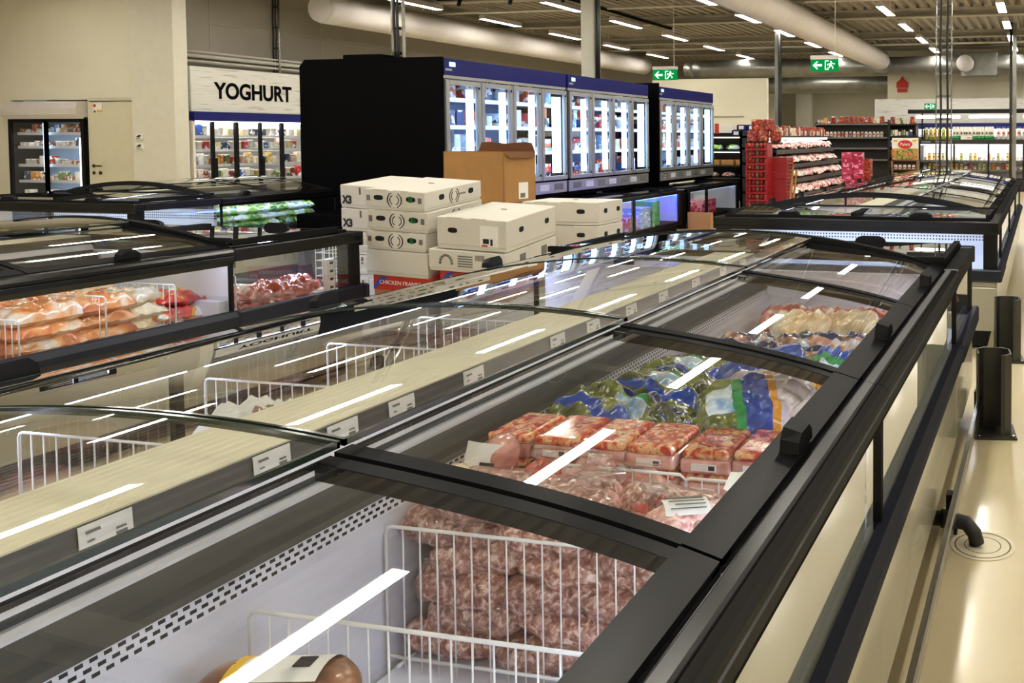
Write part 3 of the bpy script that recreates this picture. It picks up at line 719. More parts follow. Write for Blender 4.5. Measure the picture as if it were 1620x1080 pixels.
island_head(2.02 + LU + .9, .9, LX, 'end chest with red meat packs beside the white cartons', True)
island_head(6.35, .85, QX, 'end chest of the far island in front of the cream door')
island_unit(7.2, 1.45, QX, 'far island freezer with green and white bags by the black panels')
island_head(6.24, .70, RX, 'end chest of the rear island with perforated white lining behind glass')
for i in range(3):
    island_unit(6.94 + i * LU, LU, RX, ['rear island freezer directly behind its end chest', 'rear island freezer, middle of its three arched units', 'rear island freezer, last of its three arched units before the cable ladder'][i])

# ------------------------------------------------------------------ upright glass-door freezers over low chests
UX = -6.6
def pack_box(name, w_, d_, h_, mt, label, cat, bevel=.004):
    return tag(MB().box(-w_ / 2, -d_ / 2, 0, w_ / 2, d_ / 2, h_).build(name, mt, bevel=bevel), label, cat)
def upright(y0, label, seed):
    """four tall doors facing +x; local y along the row"""
    L = 2.60; t_ = thing('upright_freezer', label, 'freezer', (UX, y0, .68))
    H = 1.72; rd = random.Random(seed)
    MB().box(-.92, 0, 0, -.86, L, H - .0).box(-.86, 0, 0, -.02, .035, H).box(-.86, L - .035, 0, -.02, L, H).box(-.86, .035, H - .06, -.02, L - .035, H).box(-.86, .035, 0, -.02, L - .035, .26).build('cabinet_body', 'matt_black', t_)
    MB().box(-.02, 0, H - .19, .012, L, H).build('fascia', 'fascia_blue', t_, bevel=.004)
    MB().box(-.02, 0, H - .225, .004, L, H - .19).build('fascia_trim', 'aluminium', t_)
    MB().box(.012, .09, H - .09, .016, .19, H - .04).build('display', 'screen', t_)
    MB().box(.012, .02, H - .14, .016, .13, H - .115).build('maker_plate', 'aluminium', t_)
    MB().box(-.86, .035, .26, -.84, L - .035, H - .06).build('back_liner', 'liner_blue', t_)
    gr = MB().box(-.02, 0, .06, .006, L, .215).build('price_rail', 'aluminium', t_)
    for i in range(7): MB().box(.006, .12 + i * .36, .10, .009, .34 + i * .36, .185).build('price_card', ['ink_soft', 'white_strip'][i % 2], gr)
    sh = MB()
    SZ = (.275, .62, .95, 1.27)
    for z in SZ: sh.box(-.84, .04, z - .02, -.14, L - .04, z)
    sh.build('shelf', 'liner_blue', t_)
    for z in SZ[1:]: MB().box(-.14, .04, z - .03, -.132, L - .04, z + .02).build('shelf_rail', 'led_soft', t_)
    dw = L / 4
    for i in range(4):
        a, b = i * dw + .012, (i + 1) * dw - .012
        f = MB().box(-.014, a, .24, .03, a + .055, H - .24).box(-.014, b - .055, .24, .03, b, H - .24).box(-.014, a + .055, .24, .03, b - .055, .295).box(-.014, a + .055, H - .295, .03, b - .055, H - .24).build('door', 'aluminium', t_, bevel=.006)
        MB().add([(.0, a + .05, .29), (.0, b - .05, .29), (.0, b - .05, H - .29), (.0, a + .05, H - .29)], [(0, 1, 2, 3)]).build('door_glass', 'pane_glass', f)
        MB().box(.03, b - .05, .3, .038, b - .03, .33).box(.03, b - .05, H - .33, .038, b - .03, H - .3).build('hinge', 'lid_black', f)
        wd = .075 if i < 3 else .15
        MB().prism([(-.10, b - .05), (-.04, b - .05), (-.04, b - .05 - wd * .6), (-.09, b - .05 - wd)], 'z', .33, H - .33).build('light_strip', 'led_cool', t_)
    return t_, SZ, L
frozen = {}
def frozen_proto(k):
    w_, d_, h_ = [(.14, .16, .20), (.10, .22, .14), (.2, .2, .06), (.12, .14, .24)][k]
    return pack_box('frozen_food_box', d_, w_, h_, 'frozen_box', 'frozen food box', 'food box')
fp = [frozen_proto(k) for k in range(4)]
ORD = ('bottom', 'second', 'third', 'top')
for u, (y0, lb, where) in enumerate(((8.80, 'upright freezer with four lit glass doors next to the white cartons', 'upright freezer nearest the white cartons'),
                                     (11.46, 'upright freezer with four lit doors, middle one of the row', 'middle upright freezer'),
                                     (14.50, 'upright freezer with four lit doors, last of the row beyond the black gap', 'last upright freezer'))):
    t_, SZ, L = upright(y0, lb, u)
    rd = random.Random(40 + u)
    for si, z in enumerate(SZ):
        y = .10
        while y < L - .2:
            k = rd.choice((0, 1, 2, 3)); pr_ = fp[k]; wy = [.16, .12, .22, .14][k]
            if (y % .65) > .50: y += .06; continue                    # room behind each light strip
            n = rd.choice((1, 1, 2)) if k in (1, 2) else 1
            hh = [.20, .14, .06, .24][k]
            if k == 2: n = 3
            for q in range(n):
                place(pr_, (UX - .26 - rd.random() * .04, y0 + y + wy / 2, .68 + z + .002 + q * hh), rd.uniform(-.05, .05),
                      f'frozen food box on the {ORD[si]} shelf of the {where}', f'frozen food boxes, {ORD[si]} shelf, {where}')
            y += wy + .03
# black back-to-back cabinets behind, closed panels towards the aisle
for (y0, y1, lb) in ((8.80, 11.4, 'black backed freezer cabinet standing behind the first glass-door freezer'), (11.46, 14.06, 'black backed freezer cabinet standing behind the middle glass-door freezer'), (14.5, 17.1, 'black backed freezer cabinet standing behind the last glass-door freezer')):
    t_ = thing('freezer_cabinet', lb, 'freezer', (-7.56, y0, 0))
    MB().prism([(0, .02), (-.95, .02), (-.95, 2.33), (-.88, 2.41), (0, 2.415)], 'y', 0, y1 - y0).build('cabinet_body', 'matt_black', t_)
    MB().box(-.62, .3, 2.415, -.1, 1.0, 2.49).box(-.5, 1.5, 2.415, -.1, 2.1, 2.5).build('cooling_unit', 'matt_black', t_)
t_ = thing('end_board', 'tall black end board beside the blue fascia of the first upright freezer', 'board', (-7.54, 8.76, 0))
MB().box(-.0, 0, .0, .95, .03, 2.41).build('board_sheet', 'matt_black', t_)
t_ = thing('filler_board', 'narrow black board filling the gap between the middle and last upright freezers', 'board', (-7.4, 14.44, 0))
MB().box(0, 0, 0, .82, .05, 2.46).build('board_sheet', 'matt_black', t_)
t_ = thing('crate_base', 'low black box standing before the tall black panels', 'box', (-8.35, 7.95, 0))
MB().box(.58, 0, 0, 1.15, .72, .69).build('box_body', 'matt_black', t_, bevel=.01)
def low_chest(y0, L, label, inner, mtpacks):
    t_ = thing('low_freezer', label, 'freezer', (-5.7, y0, 0))
    MB().box(-.86, .05, .0, -.06, L - .05, .1).build('plinth', 'lid_black', t_)
    MB().box(-.88, 0, .1, -.0, L, .16).box(-.88, 0, .16, -.84, L, .64).box(-.84, 0, .16, 0, .04, .64).box(-.84, L - .04, .16, 0, L, .64).build('cabinet_body', 'lid_black', t_)
    MB().box(-.06, .0, .60, .01, L, .66).build('rim', 'black_plastic', t_, bevel=.008)
    for a_, b_ in ((0, .10), (L - .10, L), (L * .33, L * .33 + .06)): MB().box(-.03, a_, .12, .008, b_, .60).build('corner_post', 'black_plastic', t_)
    MB().add([(.0, .05, .14), (.0, L - .05, .14), (.0, L - .05, .60), (.0, .05, .60)], [(0, 1, 2, 3)]).build('front_window', 'pane_glass', t_)
    MB().box(-.84, .04, .16, -.82, L - .04, .6).box(-.82, L - .045, .16, -.03, L - .04, .6).build('liner', 'liner_white', t_)
    MB().box(-.12, .04, .585, -.062, L - .04, .598).build('light_strip', inner, t_)
    ld = MB().box(-.8, .06, .655, -.05, .10, .68).box(-.8, L - .1, .655, -.05, L - .06, .68).box(-.1, .1, .655, -.05, L - .1, .68).box(-.8, L / 2 - .02, .655, -.05, L / 2 + .02, .68).build('lid', 'lid_black', t_)
    MB().add([(-.8, .08, .67), (-.06, .08, .67), (-.06, L - .08, .67), (-.8, L - .08, .67)], [(0, 1, 2, 3)]).build('lid_glass', 'lid_glass', ld)
    h = handle_mesh(1).build('lid_handle', 'lid_black', ld, (-.09, L * .3, .675))
    return t_
low_chest(8.1, 2.66, 'low freezer with blue light under the first upright freezer, behind the white cartons', 'led_blue', None)
low_chest(10.80, 2.56, 'low freezer with blue light and striped packs under the middle upright freezer', 'led_blue', None)
low_chest(13.62, 2.5, 'low freezer with red and purple boxes under the last upright freezer', 'led_soft', None)
pb = pack_box('frozen_pack', .3, .34, .032, 'teal_pack', 'flat blue frozen pack', 'food pack', .006)
gb = pack_box('frozen_pack', .3, .26, .045, 'green_print', 'flat green frozen pack', 'food pack', .006)
rb = pack_box('frozen_pack', .26, .3, .06, 'pink_pack', 'pink and red frozen box', 'food pack', .006)
for k in range(9): place(pb, (-5.9 + .006 * math.sin(k), 12.15, .164 + k * .034), .0, 'flat blue frozen pack in the striped stack of the blue lit low freezer', 'flat blue packs in the low freezer')
for k in range(8): place(gb, (-5.9, 12.52, .164 + k * .047), .02 * math.sin(k * 2), 'flat green frozen pack stacked beside the flat blue packs', 'flat green packs in the low freezer')
for k in range(3): place(rb, (-5.9, 11.75, .164 + k * .062), 0, 'pink frozen box stacked beside the flat blue packs', 'pink boxes beside the blue packs')
for a in range(4):
    for k in range(4): place(rb, (-5.9, 13.95 + a * .33, .164 + k * .064), 0, 'pink or red frozen box in the low freezer under the last upright', 'pink and red boxes in the last low freezer')
t_ = thing('cardboard_sheet', 'brown cardboard sheet propped between the two low freezers', 'cardboard', (-5.62, 13.42, 0))
MB().box(0, 0, 0, .34, .02, .30).box(.34, -.02, 0, .40, .1, .29).build('sheet', 'cardboard', t_)

# ------------------------------------------------------------------ wall chillers: yoghurt wall and back wall
def rows(protos, widths, p0, dirv, length, rz, label, group, rd, gap=.012, jit=.02):
    """fill a shelf with packs standing side by side, each an object"""
    s_ = 0
    while True:
        k = rd.randrange(len(protos)); w_ = widths[k]
        if s_ + w_ > length: break
        c = s_ + w_ / 2
        place(protos[k], (p0[0] + dirv[0] * c, p0[1] + dirv[1] * c, p0[2]), rz + rd.uniform(-jit, jit), label, group)
        s_ += w_ + gap
def tub_proto(r_, h_, mt):
    o = MB().lathe([(r_ * .8, 0), (r_, h_ * .9), (r_ * 1.05, h_ * .9), (r_ * 1.05, h_)], 12).build('yoghurt_tub', mt); tag(o, 'yoghurt tub', 'tub')
    MB().lathe([(r_ * 1.02, h_), (r_ * 1.02, h_ + .004)], 12).build('foil_lid', 'white_paper', o); return o
dairy_p = [tub_proto(.055, .15, 'dairy'), pack_box('dairy_carton', .10, .09, .20, 'dairy', 'dairy carton', 'carton'), pack_box('dairy_pack', .12, .16, .13, 'dairy_dark', 'dairy pack', 'pack'), tub_proto(.05, .17, 'dairy_dark')]
dairy_w = [.12, .10, .17, .10]
t_ = thing('wall_chiller', 'wall chiller under the yoghurt fascia with black framed sliding doors', 'chiller', (-14.0, 12.26, 0))
L = 4.0
MB().box(-.62, 0, 0, -.58, L, 1.8).box(-.58, 0, 0, 0, .04, 1.8).box(-.58, L - .04, 0, 0, L, 1.8).box(-.58, .04, 0, .02, L - .04, .42).build('cabinet_body', 'wall_grey', t_)
MB().box(-.62, 0, 1.79, .04, L, 1.94).build('fascia_strip', 'fascia_blue', t_)
MB().box(-.58, .04, 1.765, -.02, L - .04, 1.79).build('light_panel', 'led_white', t_)
MB().box(-.58, .04, .42, -.575, L - .04, 1.76).build('back_liner', 'wall_grey', t_)
CZ = (.76, 1.03, 1.29, 1.53)
s1 = MB(); s2 = MB()
for z in CZ: s1.box(-.57, .04, z - .02, -.09, L - .04, z); s2.box(-.09, .04, z - .035, -.085, L - .04, z + .012)
s1.build('shelf', 'shelf_white', t_); s2.build('price_rail', 'white_strip', t_)
for z in CZ[1:]: MB().box(-.15, .05, z - .032, -.095, L - .05, z - .021).build('light_strip', 'led_white', t_)
for i, y in enumerate((.36, .82, 1.31, 1.78, 2.26, 2.74, 3.2)):
    f = MB().box(-.03, y - .022 - (.008 if i % 2 else 0), .44, .02, y + .022 + (.008 if i % 2 else 0), 1.78).build('door_stile', 'lid_black', t_)
    if i % 2 == 0: MB().box(.02, y - .015, .75, .06, y + .04, 1.15).build('door_handle', 'lid_black', f, bevel=.01)
for i in range(4):
    MB().add([(-.005, .04 + i * .98, .44), (-.005, .04 + (i + 1) * .98, .44), (-.005, .04 + (i + 1) * .98, 1.78), (-.005, .04 + i * .98, 1.78)], [(0, 1, 2, 3)]).build('door_glass', 'pane_glass', t_)
rd = random.Random(3)
for si, z in enumerate(CZ):
    for dz in ((0,),)[0]:
        rows(dairy_p, dairy_w, (-14.17, 12.33, z + .002), (0, 1), 2.3, R(90), f'dairy pack on the {ORD[si]} shelf of the yoghurt chiller', f'dairy packs, {ORD[si]} shelf of the yoghurt chiller', rd)
t_ = thing('fascia_sign', 'white boarded fascia with black YOGHURT lettering above the wall chiller', 'sign', (-14.02, 12.26, 1.95))
MB().box(-.04, 0, 0, 0, 8.0, .76).build('fascia_board', 'board_white', t_)
text('YOGHURT', .385, (.004, 1.24, .355), (R(90), 0, R(90)), 'matt_black', t_, off=.013, sx=.86)

t_ = thing('display_fridge', 'two-door display fridge with pale curved canopy beside the cream door', 'fridge', (-17.81, 12.05, 0))
W_ = 1.66
MB().box(0, .1, 0, .05, .7, 1.86).box(W_ - .05, .1, 0, W_, .7, 1.86).box(0, .66, 0, W_, .7, 2.1).box(0, .1, 0, W_, .7, .2).build('cabinet_body', 'lid_black', t_)
MB().prism([(.7, 1.83), (.02, 1.83), (-.03, 1.9), (-.04, 2.0), (.0, 2.1), (.06, 2.13), (.7, 2.13)], 'x', 0, W_).build('canopy', 'duct_white', t_)
MB().box(.05, .64, .2, W_ - .05, .66, 1.83).build('back_liner', 'liner_blue', t_)
fz_ = (.42, .74, 1.02, 1.34, 1.58)
s1 = MB(); s2 = MB()
for z in fz_: s1.box(.05, .2, z - .015, W_ - .05, .64, z); s2.box(.05, .19, z - .03, W_ - .05, .2, z + .02)
s1.build('shelf', 'shelf_white', t_); s2.build('price_rail', 'white_strip', t_)
for z in fz_[1:]: MB().box(.06, .21, z - .027, W_ - .06, .27, z - .016).build('light_strip', 'led_white', t_)
for a, b in ((.0, W_ / 2 + .02), (W_ / 2 - .04, W_)):
    f = MB().box(a, .08, .2, a + .06, .12, 1.83).box(b - .06, .08, .2, b, .12, 1.83).box(a + .06, .08, 1.77, b - .06, .12, 1.83).box(a + .06, .08, .2, b - .06, .12, .26).build('door', 'lid_black', t_)
    MB().add([(a + .05, .1, .25), (b - .05, .1, .25), (b - .05, .1, 1.78), (a + .05, .1, 1.78)], [(0, 1, 2, 3)]).build('door_glass', 'pane_glass', f)
MB().box(W_ - .16, .13, .3, W_ - .08, .16, 1.5).build('light_strip', 'led_white', t_)
MB().box(W_ / 2 - .12, .13, .9, W_ / 2 - .07, .16, 1.76).build('light_strip', 'led_cool', t_)
fb = [pack_box('chilled_pack', .13, .12, .16, 'dairy_dark', 'chilled pack', 'pack'), pack_box('chilled_pack', .2, .2, .08, 'jar_mix', 'chilled pack', 'pack'), tub_proto(.05, .10, 'jar_mix')]
rd = random.Random(8); OR5 = ('lowest', 'second', 'third', 'fourth', 'top')
for si, z in enumerate(fz_):
    rows(fb, [.14, .21, .11], (-17.74, 12.36, z + .002), (1, 0), W_ - .14, 0, f'chilled pack on the {OR5[si]} shelf of the canopy display fridge', f'chilled packs, {OR5[si]} shelf of the canopy fridge', rd)

# back wall: boarded fascia, blue strip, far chillers and the bright island of doors before them
t_ = thing('fascia_sign', 'grey white boarded fascia along the back wall above the far chillers', 'sign', (-5.0, 26.5, 1.95))
MB().box(0, -.04, 0, 8.5, 0, .72).build('fascia_board', 'board_white', t_)
t_ = thing('wall_chiller', 'far wall chiller with blue strip and meat packs behind the promotion stand', 'chiller', (-5.0, 26.4, 0))
MB().box(0, .6, 0, 8.5, .64, 1.8).box(0, 0, 0, 8.5, .6, .4).box(0, 0, 0, .05, .6, 1.8).build('cabinet_body', 'wall_grey', t_)
MB().box(0, -.06, 1.76, 8.5, .64, 1.94).build('fascia_strip', 'fascia_blue', t_)
MB().box(.05, .1, 1.73, 8.4, .5, 1.76).build('light_panel', 'led_white', t_)
s1 = MB()
for z in (.7, 1.0, 1.3, 1.55): s1.box(.05, .1, z - .03, 8.4, .6, z)
s1.build('shelf', 'shelf_white', t_)
for x in (.75, 1.5, 2.3): MB().box(x, -.02, .4, x + .04, .02, 1.75).build('door_stile', 'lid_black', t_)
mp_ = tag(MB().pillow(.09, .07, .05, 7, 2, .3, 3).build('meat_pack', 'white_meat_pack'), 'wrapped meat pack', 'meat pack')
rd = random.Random(12)
for si, z in enumerate((.7, 1.0, 1.3, 1.55)):
    for i in range(11): place(mp_, (-4.9 + i * .165, 26.62, z + .03), rd.uniform(-.3, .3), f'wrapped meat pack on the {ORD[si]} shelf of the far wall chiller', f'meat packs, {ORD[si]} shelf of the far wall chiller')

t_ = thing('chiller_island', 'black framed chiller with bright white doors and bottles standing on top', 'chiller', (-3.45, 25.0, 0))
L = 4.6
MB().box(0, .75, 0, L, .8, 1.42).box(0, 0, 0, L, .75, .34).box(0, 0, 0, .04, .75, 1.42).build('cabinet_body', 'shelf_dark', t_)
MB().box(-.03, -.05, 1.32, L, .8, 1.45).build('top_shelf', 'shelf_dark', t_)
MB().box(.04, .7, .34, L, .75, 1.32).build('back_liner', 'shelf_white', t_)
MB().box(.04, .1, 1.295, L, .6, 1.32).build('light_panel', 'led_white', t_)
s1 = MB(); s2 = MB()
for z in (.60, .86): s1.box(.04, .12, z - .02, L, .7, z); s2.box(.04, .1, z - .05, L, .12, z + .01)
s1.build('shelf', 'shelf_white', t_); s2.build('price_rail', 'ink_soft', t_)
for x in (0, .98, 1.94, 2.9, 3.86): MB().box(x, -.02, .34, x + .045, .02, 1.32).build('door_stile', 'lid_black', t_)
for i in range(4): MB().add([(.04 + i * .97, 0, .36), (1.0 + i * .97, 0, .36), (1.0 + i * .97, 0, 1.31), (.04 + i * .97, 0, 1.31)], [(0, 1, 2, 3)]).build('door_glass', 'pane_glass', t_)
MB().box(.08, -.054, 1.37, .34, -.05, 1.40).build('maker_plate', 'aluminium', t_)
for x in (.03, 4.4): MB().box(x, .35, 1.45, x + .04, .39, 2.3).build('canopy_post', 'lid_black', t_)
MB().box(-.35, .2, 2.20, L, .5, 2.31).build('canopy_beam', 'lid_black', t_)
for i in range(3): MB().box(-.1 + i * 1.5, .12, 2.06, 1.15 + i * 1.5, .3, 2.14).build('canopy_lamp', 'led_white', t_, bevel=.02)
def bottle_proto(name, r_, h_, mt, capm, band=None):
    o = MB().lathe([(r_ * .9, 0), (r_, .01), (r_, h_ * .80), (r_ * .8, h_ * .88)], 14).build(name, mt); tag(o, 'bottle', 'bottle')
    MB().lathe([(r_ * .82, h_ * .86), (r_ * .82, h_)], 14).build('bottle_cap', capm, o)
    if band: MB().lathe([(r_ * 1.01, .005), (r_ * 1.01, h_ * .28)], 14).build('label_band', band, o)
    MB().prism([(r_ * .5 * math.cos(a), h_ * .5 + r_ * .6 * math.sin(a)) for a in [k * math.pi / 5 for k in range(10)]], 'y', -r_ * 1.04, -r_ * .8).build('print_patch', 'ink_red' if band is None else 'rust', o)
    return o
b1 = bottle_proto('milk_bottle', .062, .36, 'cap_white', 'cap_white', 'green_print'); b2 = bottle_proto('cream_bottle', .062, .36, 'cap_white', 'cap_blue')
for i in range(13): place(b1, (-2.46 + i * .088 + (.03 if i % 4 > 1 else 0), 25.2, 1.452), 0, 'white bottle with green base band on top of the chiller under the lamp beam', 'green banded bottles on the chiller top')
for i in range(14): place(b2, (-1.22 + i * .142, 25.2, 1.452), 0, 'white bottle with blue cap on top of the chiller under the lamp beam', 'blue capped bottles on the chiller top')
b3 = bottle_proto('oil_bottle', .05, .34, 'juice', 'cap_white')
for i in range(6): place(b3, (-3.25 + i * .12, 25.2, 1.452), 0, 'mixed bottle at the post end of the chiller top', 'mixed bottles at the end of the chiller top')
t_ = thing('price_card', 'white price card leaning against the green banded bottles', 'card', (-2.1, 25.0, 1.452)); MB().box(-.16, -.01, 0, .16, 0, .10).build('card', 'white_paper', t_); MB().box(.02, -.013, .04, .12, -.01, .06).build('print', 'ink_red', t_)
rd = random.Random(5)
jb = bottle_proto('juice_bottle', .045, .2, 'juice', 'ink'); bx_ = pack_box('dessert_cup', .09, .09, .09, 'jar_mix', 'dessert cup', 'cup')
for si, z in enumerate((.602, .862)):
    rows([jb, bx_], [.10, .10], (-3.36, 25.3, z), (1, 0), 4.3, 0, f'drink or dessert on the {("lower", "upper")[si]} shelf inside the white lit chiller', f'drinks and desserts, {("lower", "upper")[si]} shelf of the white lit chiller', rd, .03)

# ------------------------------------------------------------------ cartons, cage and brown box
def carton(loc, rz, w_, d_, h_, label, prints=True, tilt=0, hole=True, cat='carton'):
    t_ = thing('carton', label, cat, loc, rz); t_.rotation_euler = (0, tilt, rz)
    MB().box(-w_ / 2 + .004, -d_ / 2 + .004, 0, w_ / 2 - .004, d_ / 2 - .004, h_ - .01).build('carton_body', 'carton_white', t_, bevel=.004)
    ld = MB().box(-w_ / 2, -d_ / 2, h_ * .12, w_ / 2, d_ / 2, h_).build('carton_lid', 'carton_white', t_, bevel=.006)
    def oval(nm, c, ax, rx, rzz, mt='hole_dark', par=ld, dep=.002):
        pts = []
        for k in range(20):
            a = 2 * math.pi * k / 20; ca, sa = math.cos(a), math.sin(a)
            pts.append((c[0] + rx * math.copysign(abs(ca) ** .6, ca), c[1] + rzz * math.copysign(abs(sa) ** .8, sa)))
        q = MB()
        if ax == 'y': q.prism(pts, 'y', -d_ / 2 - dep, -d_ / 2 + .002)
        elif ax == 'x': q.prism(pts, 'x', w_ / 2 - .002, w_ / 2 + dep)
        else: q.prism(pts, 'z', h_ - .002, h_ + dep)
        return q.build(nm, mt, par)
    if hole:
        for x in (-.27, .27): oval('hand_hole', (x * w_, h_ * .6), 'y', .032, .016)
        for y in (-.22, .30): oval('hand_hole', (y * d_, h_ * .6), 'x', .026, .018)
        oval('lid_notch', (.0, .1 * d_), 'z', .022, .006)
        for x in (-.25, .1): MB().box(x * w_ - .05, -d_ / 2 - .001, h_ - .006, x * w_ + .05, -d_ / 2 + .02, h_ + .001).build('tab_slot', 'carton_edge', ld)
    if prints:
        em = MB(); e2 = MB()
        for s_ in (0, 1):
            for rr in (.052, .034):
                a0 = math.pi * (.62 + s_); a1 = a0 + math.pi * .72
                p = [(math.cos(a0 + (a1 - a0) * k / 10), math.sin(a0 + (a1 - a0) * k / 10)) for k in range(11)]
                ring = [(x * rr, z * rr + h_ * .52) for x, z in p] + [(x * (rr - .006), z * (rr - .006) + h_ * .52) for x, z in reversed(p)]
                for k in range(10):
                    em.prism([ring[k], ring[k + 1], ring[20 - k], ring[21 - k]], 'y', -d_ / 2 - .0032, -d_ / 2 + .001)
                    e2.prism([(ring[k][0], ring[k][1]), ring[k + 1], ring[20 - k], ring[21 - k]], 'x', w_ / 2 - .001, w_ / 2 + .0015)
        em.build('swirl_logo', 'ink', ld); e2.build('swirl_logo', 'ink', ld)
        MB().box(-.035, -d_ / 2 - .0025, h_ * .16, .045, -d_ / 2 + .001, h_ * .99).build('packing_tape', 'tape', ld)
        oval('green_dot', (.105 * w_ / .4, h_ * .6), 'y', .016, .02, 'green_print')
        for x in (-.44, .42): MB().box(x * w_ - .012, -d_ / 2 - .0015, h_ * .42, x * w_ + .012, -d_ / 2 + .001, h_ * .7).build('handling_mark', 'ink_soft', ld)
        MB().box(w_ / 2 - .001, .07 * d_, h_ * .52, w_ / 2 + .0015, .2 * d_, h_ * .6).build('print_line', 'ink_soft', ld)
    return t_
RZ = R(2)
TILT = (R(4.5), R(3))                                         # both stacks lean a little towards the aisle
def off(c, dx, dy, rz=RZ): return (c[0] + dx * math.cos(rz) - dy * math.sin(rz), c[1] + dx * math.sin(rz) + dy * math.cos(rz))
def stack(x, y, ztop, sizes, rz):
    """tilted pile from the top down; yields the base point of each carton"""
    z = ztop
    for h in sizes:
        z -= h; k = ztop - z
        yield (x - math.sin(TILT[1]) * k, y + math.sin(TILT[0]) * k, z)
def lean(o, rz): o.rotation_euler = (TILT[0], TILT[1], rz); return o
LS = (-3.99, 5.12)
lbl = ['white carton with swirl emblem, topmost of the stack beside the black panels', 'white carton with swirl emblem, second from the top under the topmost', 'white carton with swirl emblem, third from the top above the plain white carton']
P = list(stack(LS[0], LS[1], 1.195, (.128, .136, .122, .168, .172, .19), RZ))
for k in range(3): lean(carton((P[k][0] + .008 * (k % 2), P[k][1], P[k][2]), RZ, .42, .60, (.126, .134, .12)[k], lbl[k]), RZ + .02 * (k % 2))
lean(carton(P[3], RZ, .44, .60, .165, 'plain white carton under three emblem cartons and above the red striped box', False, 0, False), RZ)
def franks_box(loc, rz, label, w_=.44):
    t_ = thing('carton', label, 'carton', loc, rz)
    MB().box(-w_ / 2, -.29, 0, w_ / 2, .29, .17).build('carton_body', 'cardboard', t_, bevel=.004)
    MB().box(-w_ / 2 - .001, -.292, .075, w_ / 2 + .001, .292, .171).build('red_band', 'ink_red', t_)
    MB().prism([(-w_ / 2, .10), (-w_ / 2 + .05, .16), (-w_ / 2 + .1, .16), (-w_ / 2, .075)], 'y', -.294, -.29).build('blue_flash', 'ink_blue', t_)
    text('CHICKEN FRANKS', .036, (-.02, -.294, .125), (R(90), 0, 0), 'white_paper', t_)
    text('BOB', .034, (.18, -.294, .105), (R(90), 0, 0), 'white_paper', t_)
    return t_
lean(franks_box((P[4][0] + .03, P[4][1] + .01, P[4][2]), RZ, 'brown carton with red CHICKEN FRANKS band under the plain white carton', .42), RZ)
lean(carton(P[5], RZ, .43, .6, .185, 'white carton at the bottom under the red banded box', False, 0, False), RZ)
XL = ('topmost of its pile behind the emblem cartons', 'second of its pile behind the emblem cartons', 'third of its pile inside the wire cage', 'fourth of its pile inside the wire cage', 'lowest of its pile inside the wire cage')
for k, p in enumerate(stack(-4.66, 5.62, 1.185, (.166,) * 5, RZ)):
    t_ = lean(carton(p, RZ, .42, .52, .162, 'white carton printed X3, ' + XL[k], False, 0, False), RZ)
    text('X3', .075, (-.155, -.2615, .055), (R(90), 0, 0), 'ink', t_, off=.004, sx=.8)
    MB().box(-.06, -.2615, .10, -.045, -.26, .15).build('red_mark', 'rust', t_)
RS = (-3.47, 5.15); R2 = R(3)
P = list(stack(RS[0], RS[1], 1.03, (.205, .14, .175, .19), R2))
c = lean(carton(P[0], R2, .47, .62, .2, 'wide white carton with white label, on top of the two flat cartons', False), R2)
lb_ = MB().box(.06, -.313, .03, .18, -.31, .16).build('shipping_label', 'white_paper', c)
MB().box(.08, -.3145, .05, .12, -.313, .08).box(.13, -.3145, .04, .145, -.313, .08).build('barcode', 'ink', lb_)
MB().box(.07, -.3145, .032, .11, -.313, .042).build('red_print', 'ink_red', lb_)
c = lean(carton((P[1][0] - .03, P[1][1], P[1][2]), R2, .52, .64, .136, 'white carton with printed lines and bar code under the wide labelled carton', False, 0, False), R2)
p_ = MB()
for k in range(5): p_.box(-.06, -.3225, .035 + k * .016, .04, -.32, .042 + k * .016)
for k in range(7): p_.box(.06 + k * .009, -.3225, .08, .064 + k * .009, -.32, .115)
p_.build('print_lines', 'ink_soft', c)
e_ = MB()
for k in range(9):
    a = math.pi * k / 8
    e_.box(-.14 + .04 * math.cos(a) - .008, -.3225, .045 + .05 * math.sin(a), -.14 + .04 * math.cos(a) + .008, -.32, .06 + .05 * math.sin(a))
e_.build('arch_print', 'ink_soft', c)
MB().box(.257, -.15, .04, .2615, -.08, .10).build('side_mark', 'ink_soft', c); MB().box(.257, .12, .04, .2615, .19, .10).build('side_mark', 'ink_soft', c)
lean(franks_box(P[2], R2, 'brown carton with red band under the printed white carton', .46), R2)
lean(carton(P[3], R2, .46, .6, .185, 'white carton at the bottom of the wider stack', False, 0, False), R2)
for k, p in enumerate(stack(-3.44, 5.97, 1.04, (.17, .17, .17), R2)):
    carton((-3.42, 6.0, p[2]), R(2), .60, .40, .166, ['white carton with two dark hand holes, upper one behind the wide labelled carton', 'white carton with dark hand holes, lower one behind the wide labelled carton', 'white carton third down behind the wide labelled carton'][k], False)
# open brown box
bq = (-4.66, 6.80)
t_ = thing('cardboard_box', 'open brown cardboard box standing behind the white cartons', 'box', (bq[0], bq[1], .95), R(-6))
w_, d_, h_ = .62, .40, .435
MB().box(-w_ / 2, -d_ / 2, 0, w_ / 2, -d_ / 2 + .006, h_).box(-w_ / 2, d_ / 2 - .006, 0, w_ / 2, d_ / 2, h_).box(-w_ / 2, -d_ / 2, 0, -w_ / 2 + .006, d_ / 2, h_).box(w_ / 2 - .006, -d_ / 2, 0, w_ / 2, d_ / 2, h_).box(-w_ / 2, -d_ / 2, 0, w_ / 2, d_ / 2, .006).build('box_body', 'cardboard', t_)
fl = MB()
pts = [(-w_ / 2 + .03, h_), (w_ / 2, h_), (w_ / 2 - .03, h_ + .07), (w_ / 2 - .1, h_ + .078), (0, h_ + .065), (-w_ / 2 + .16, h_ + .082), (-w_ / 2 + .06, h_ + .075)]
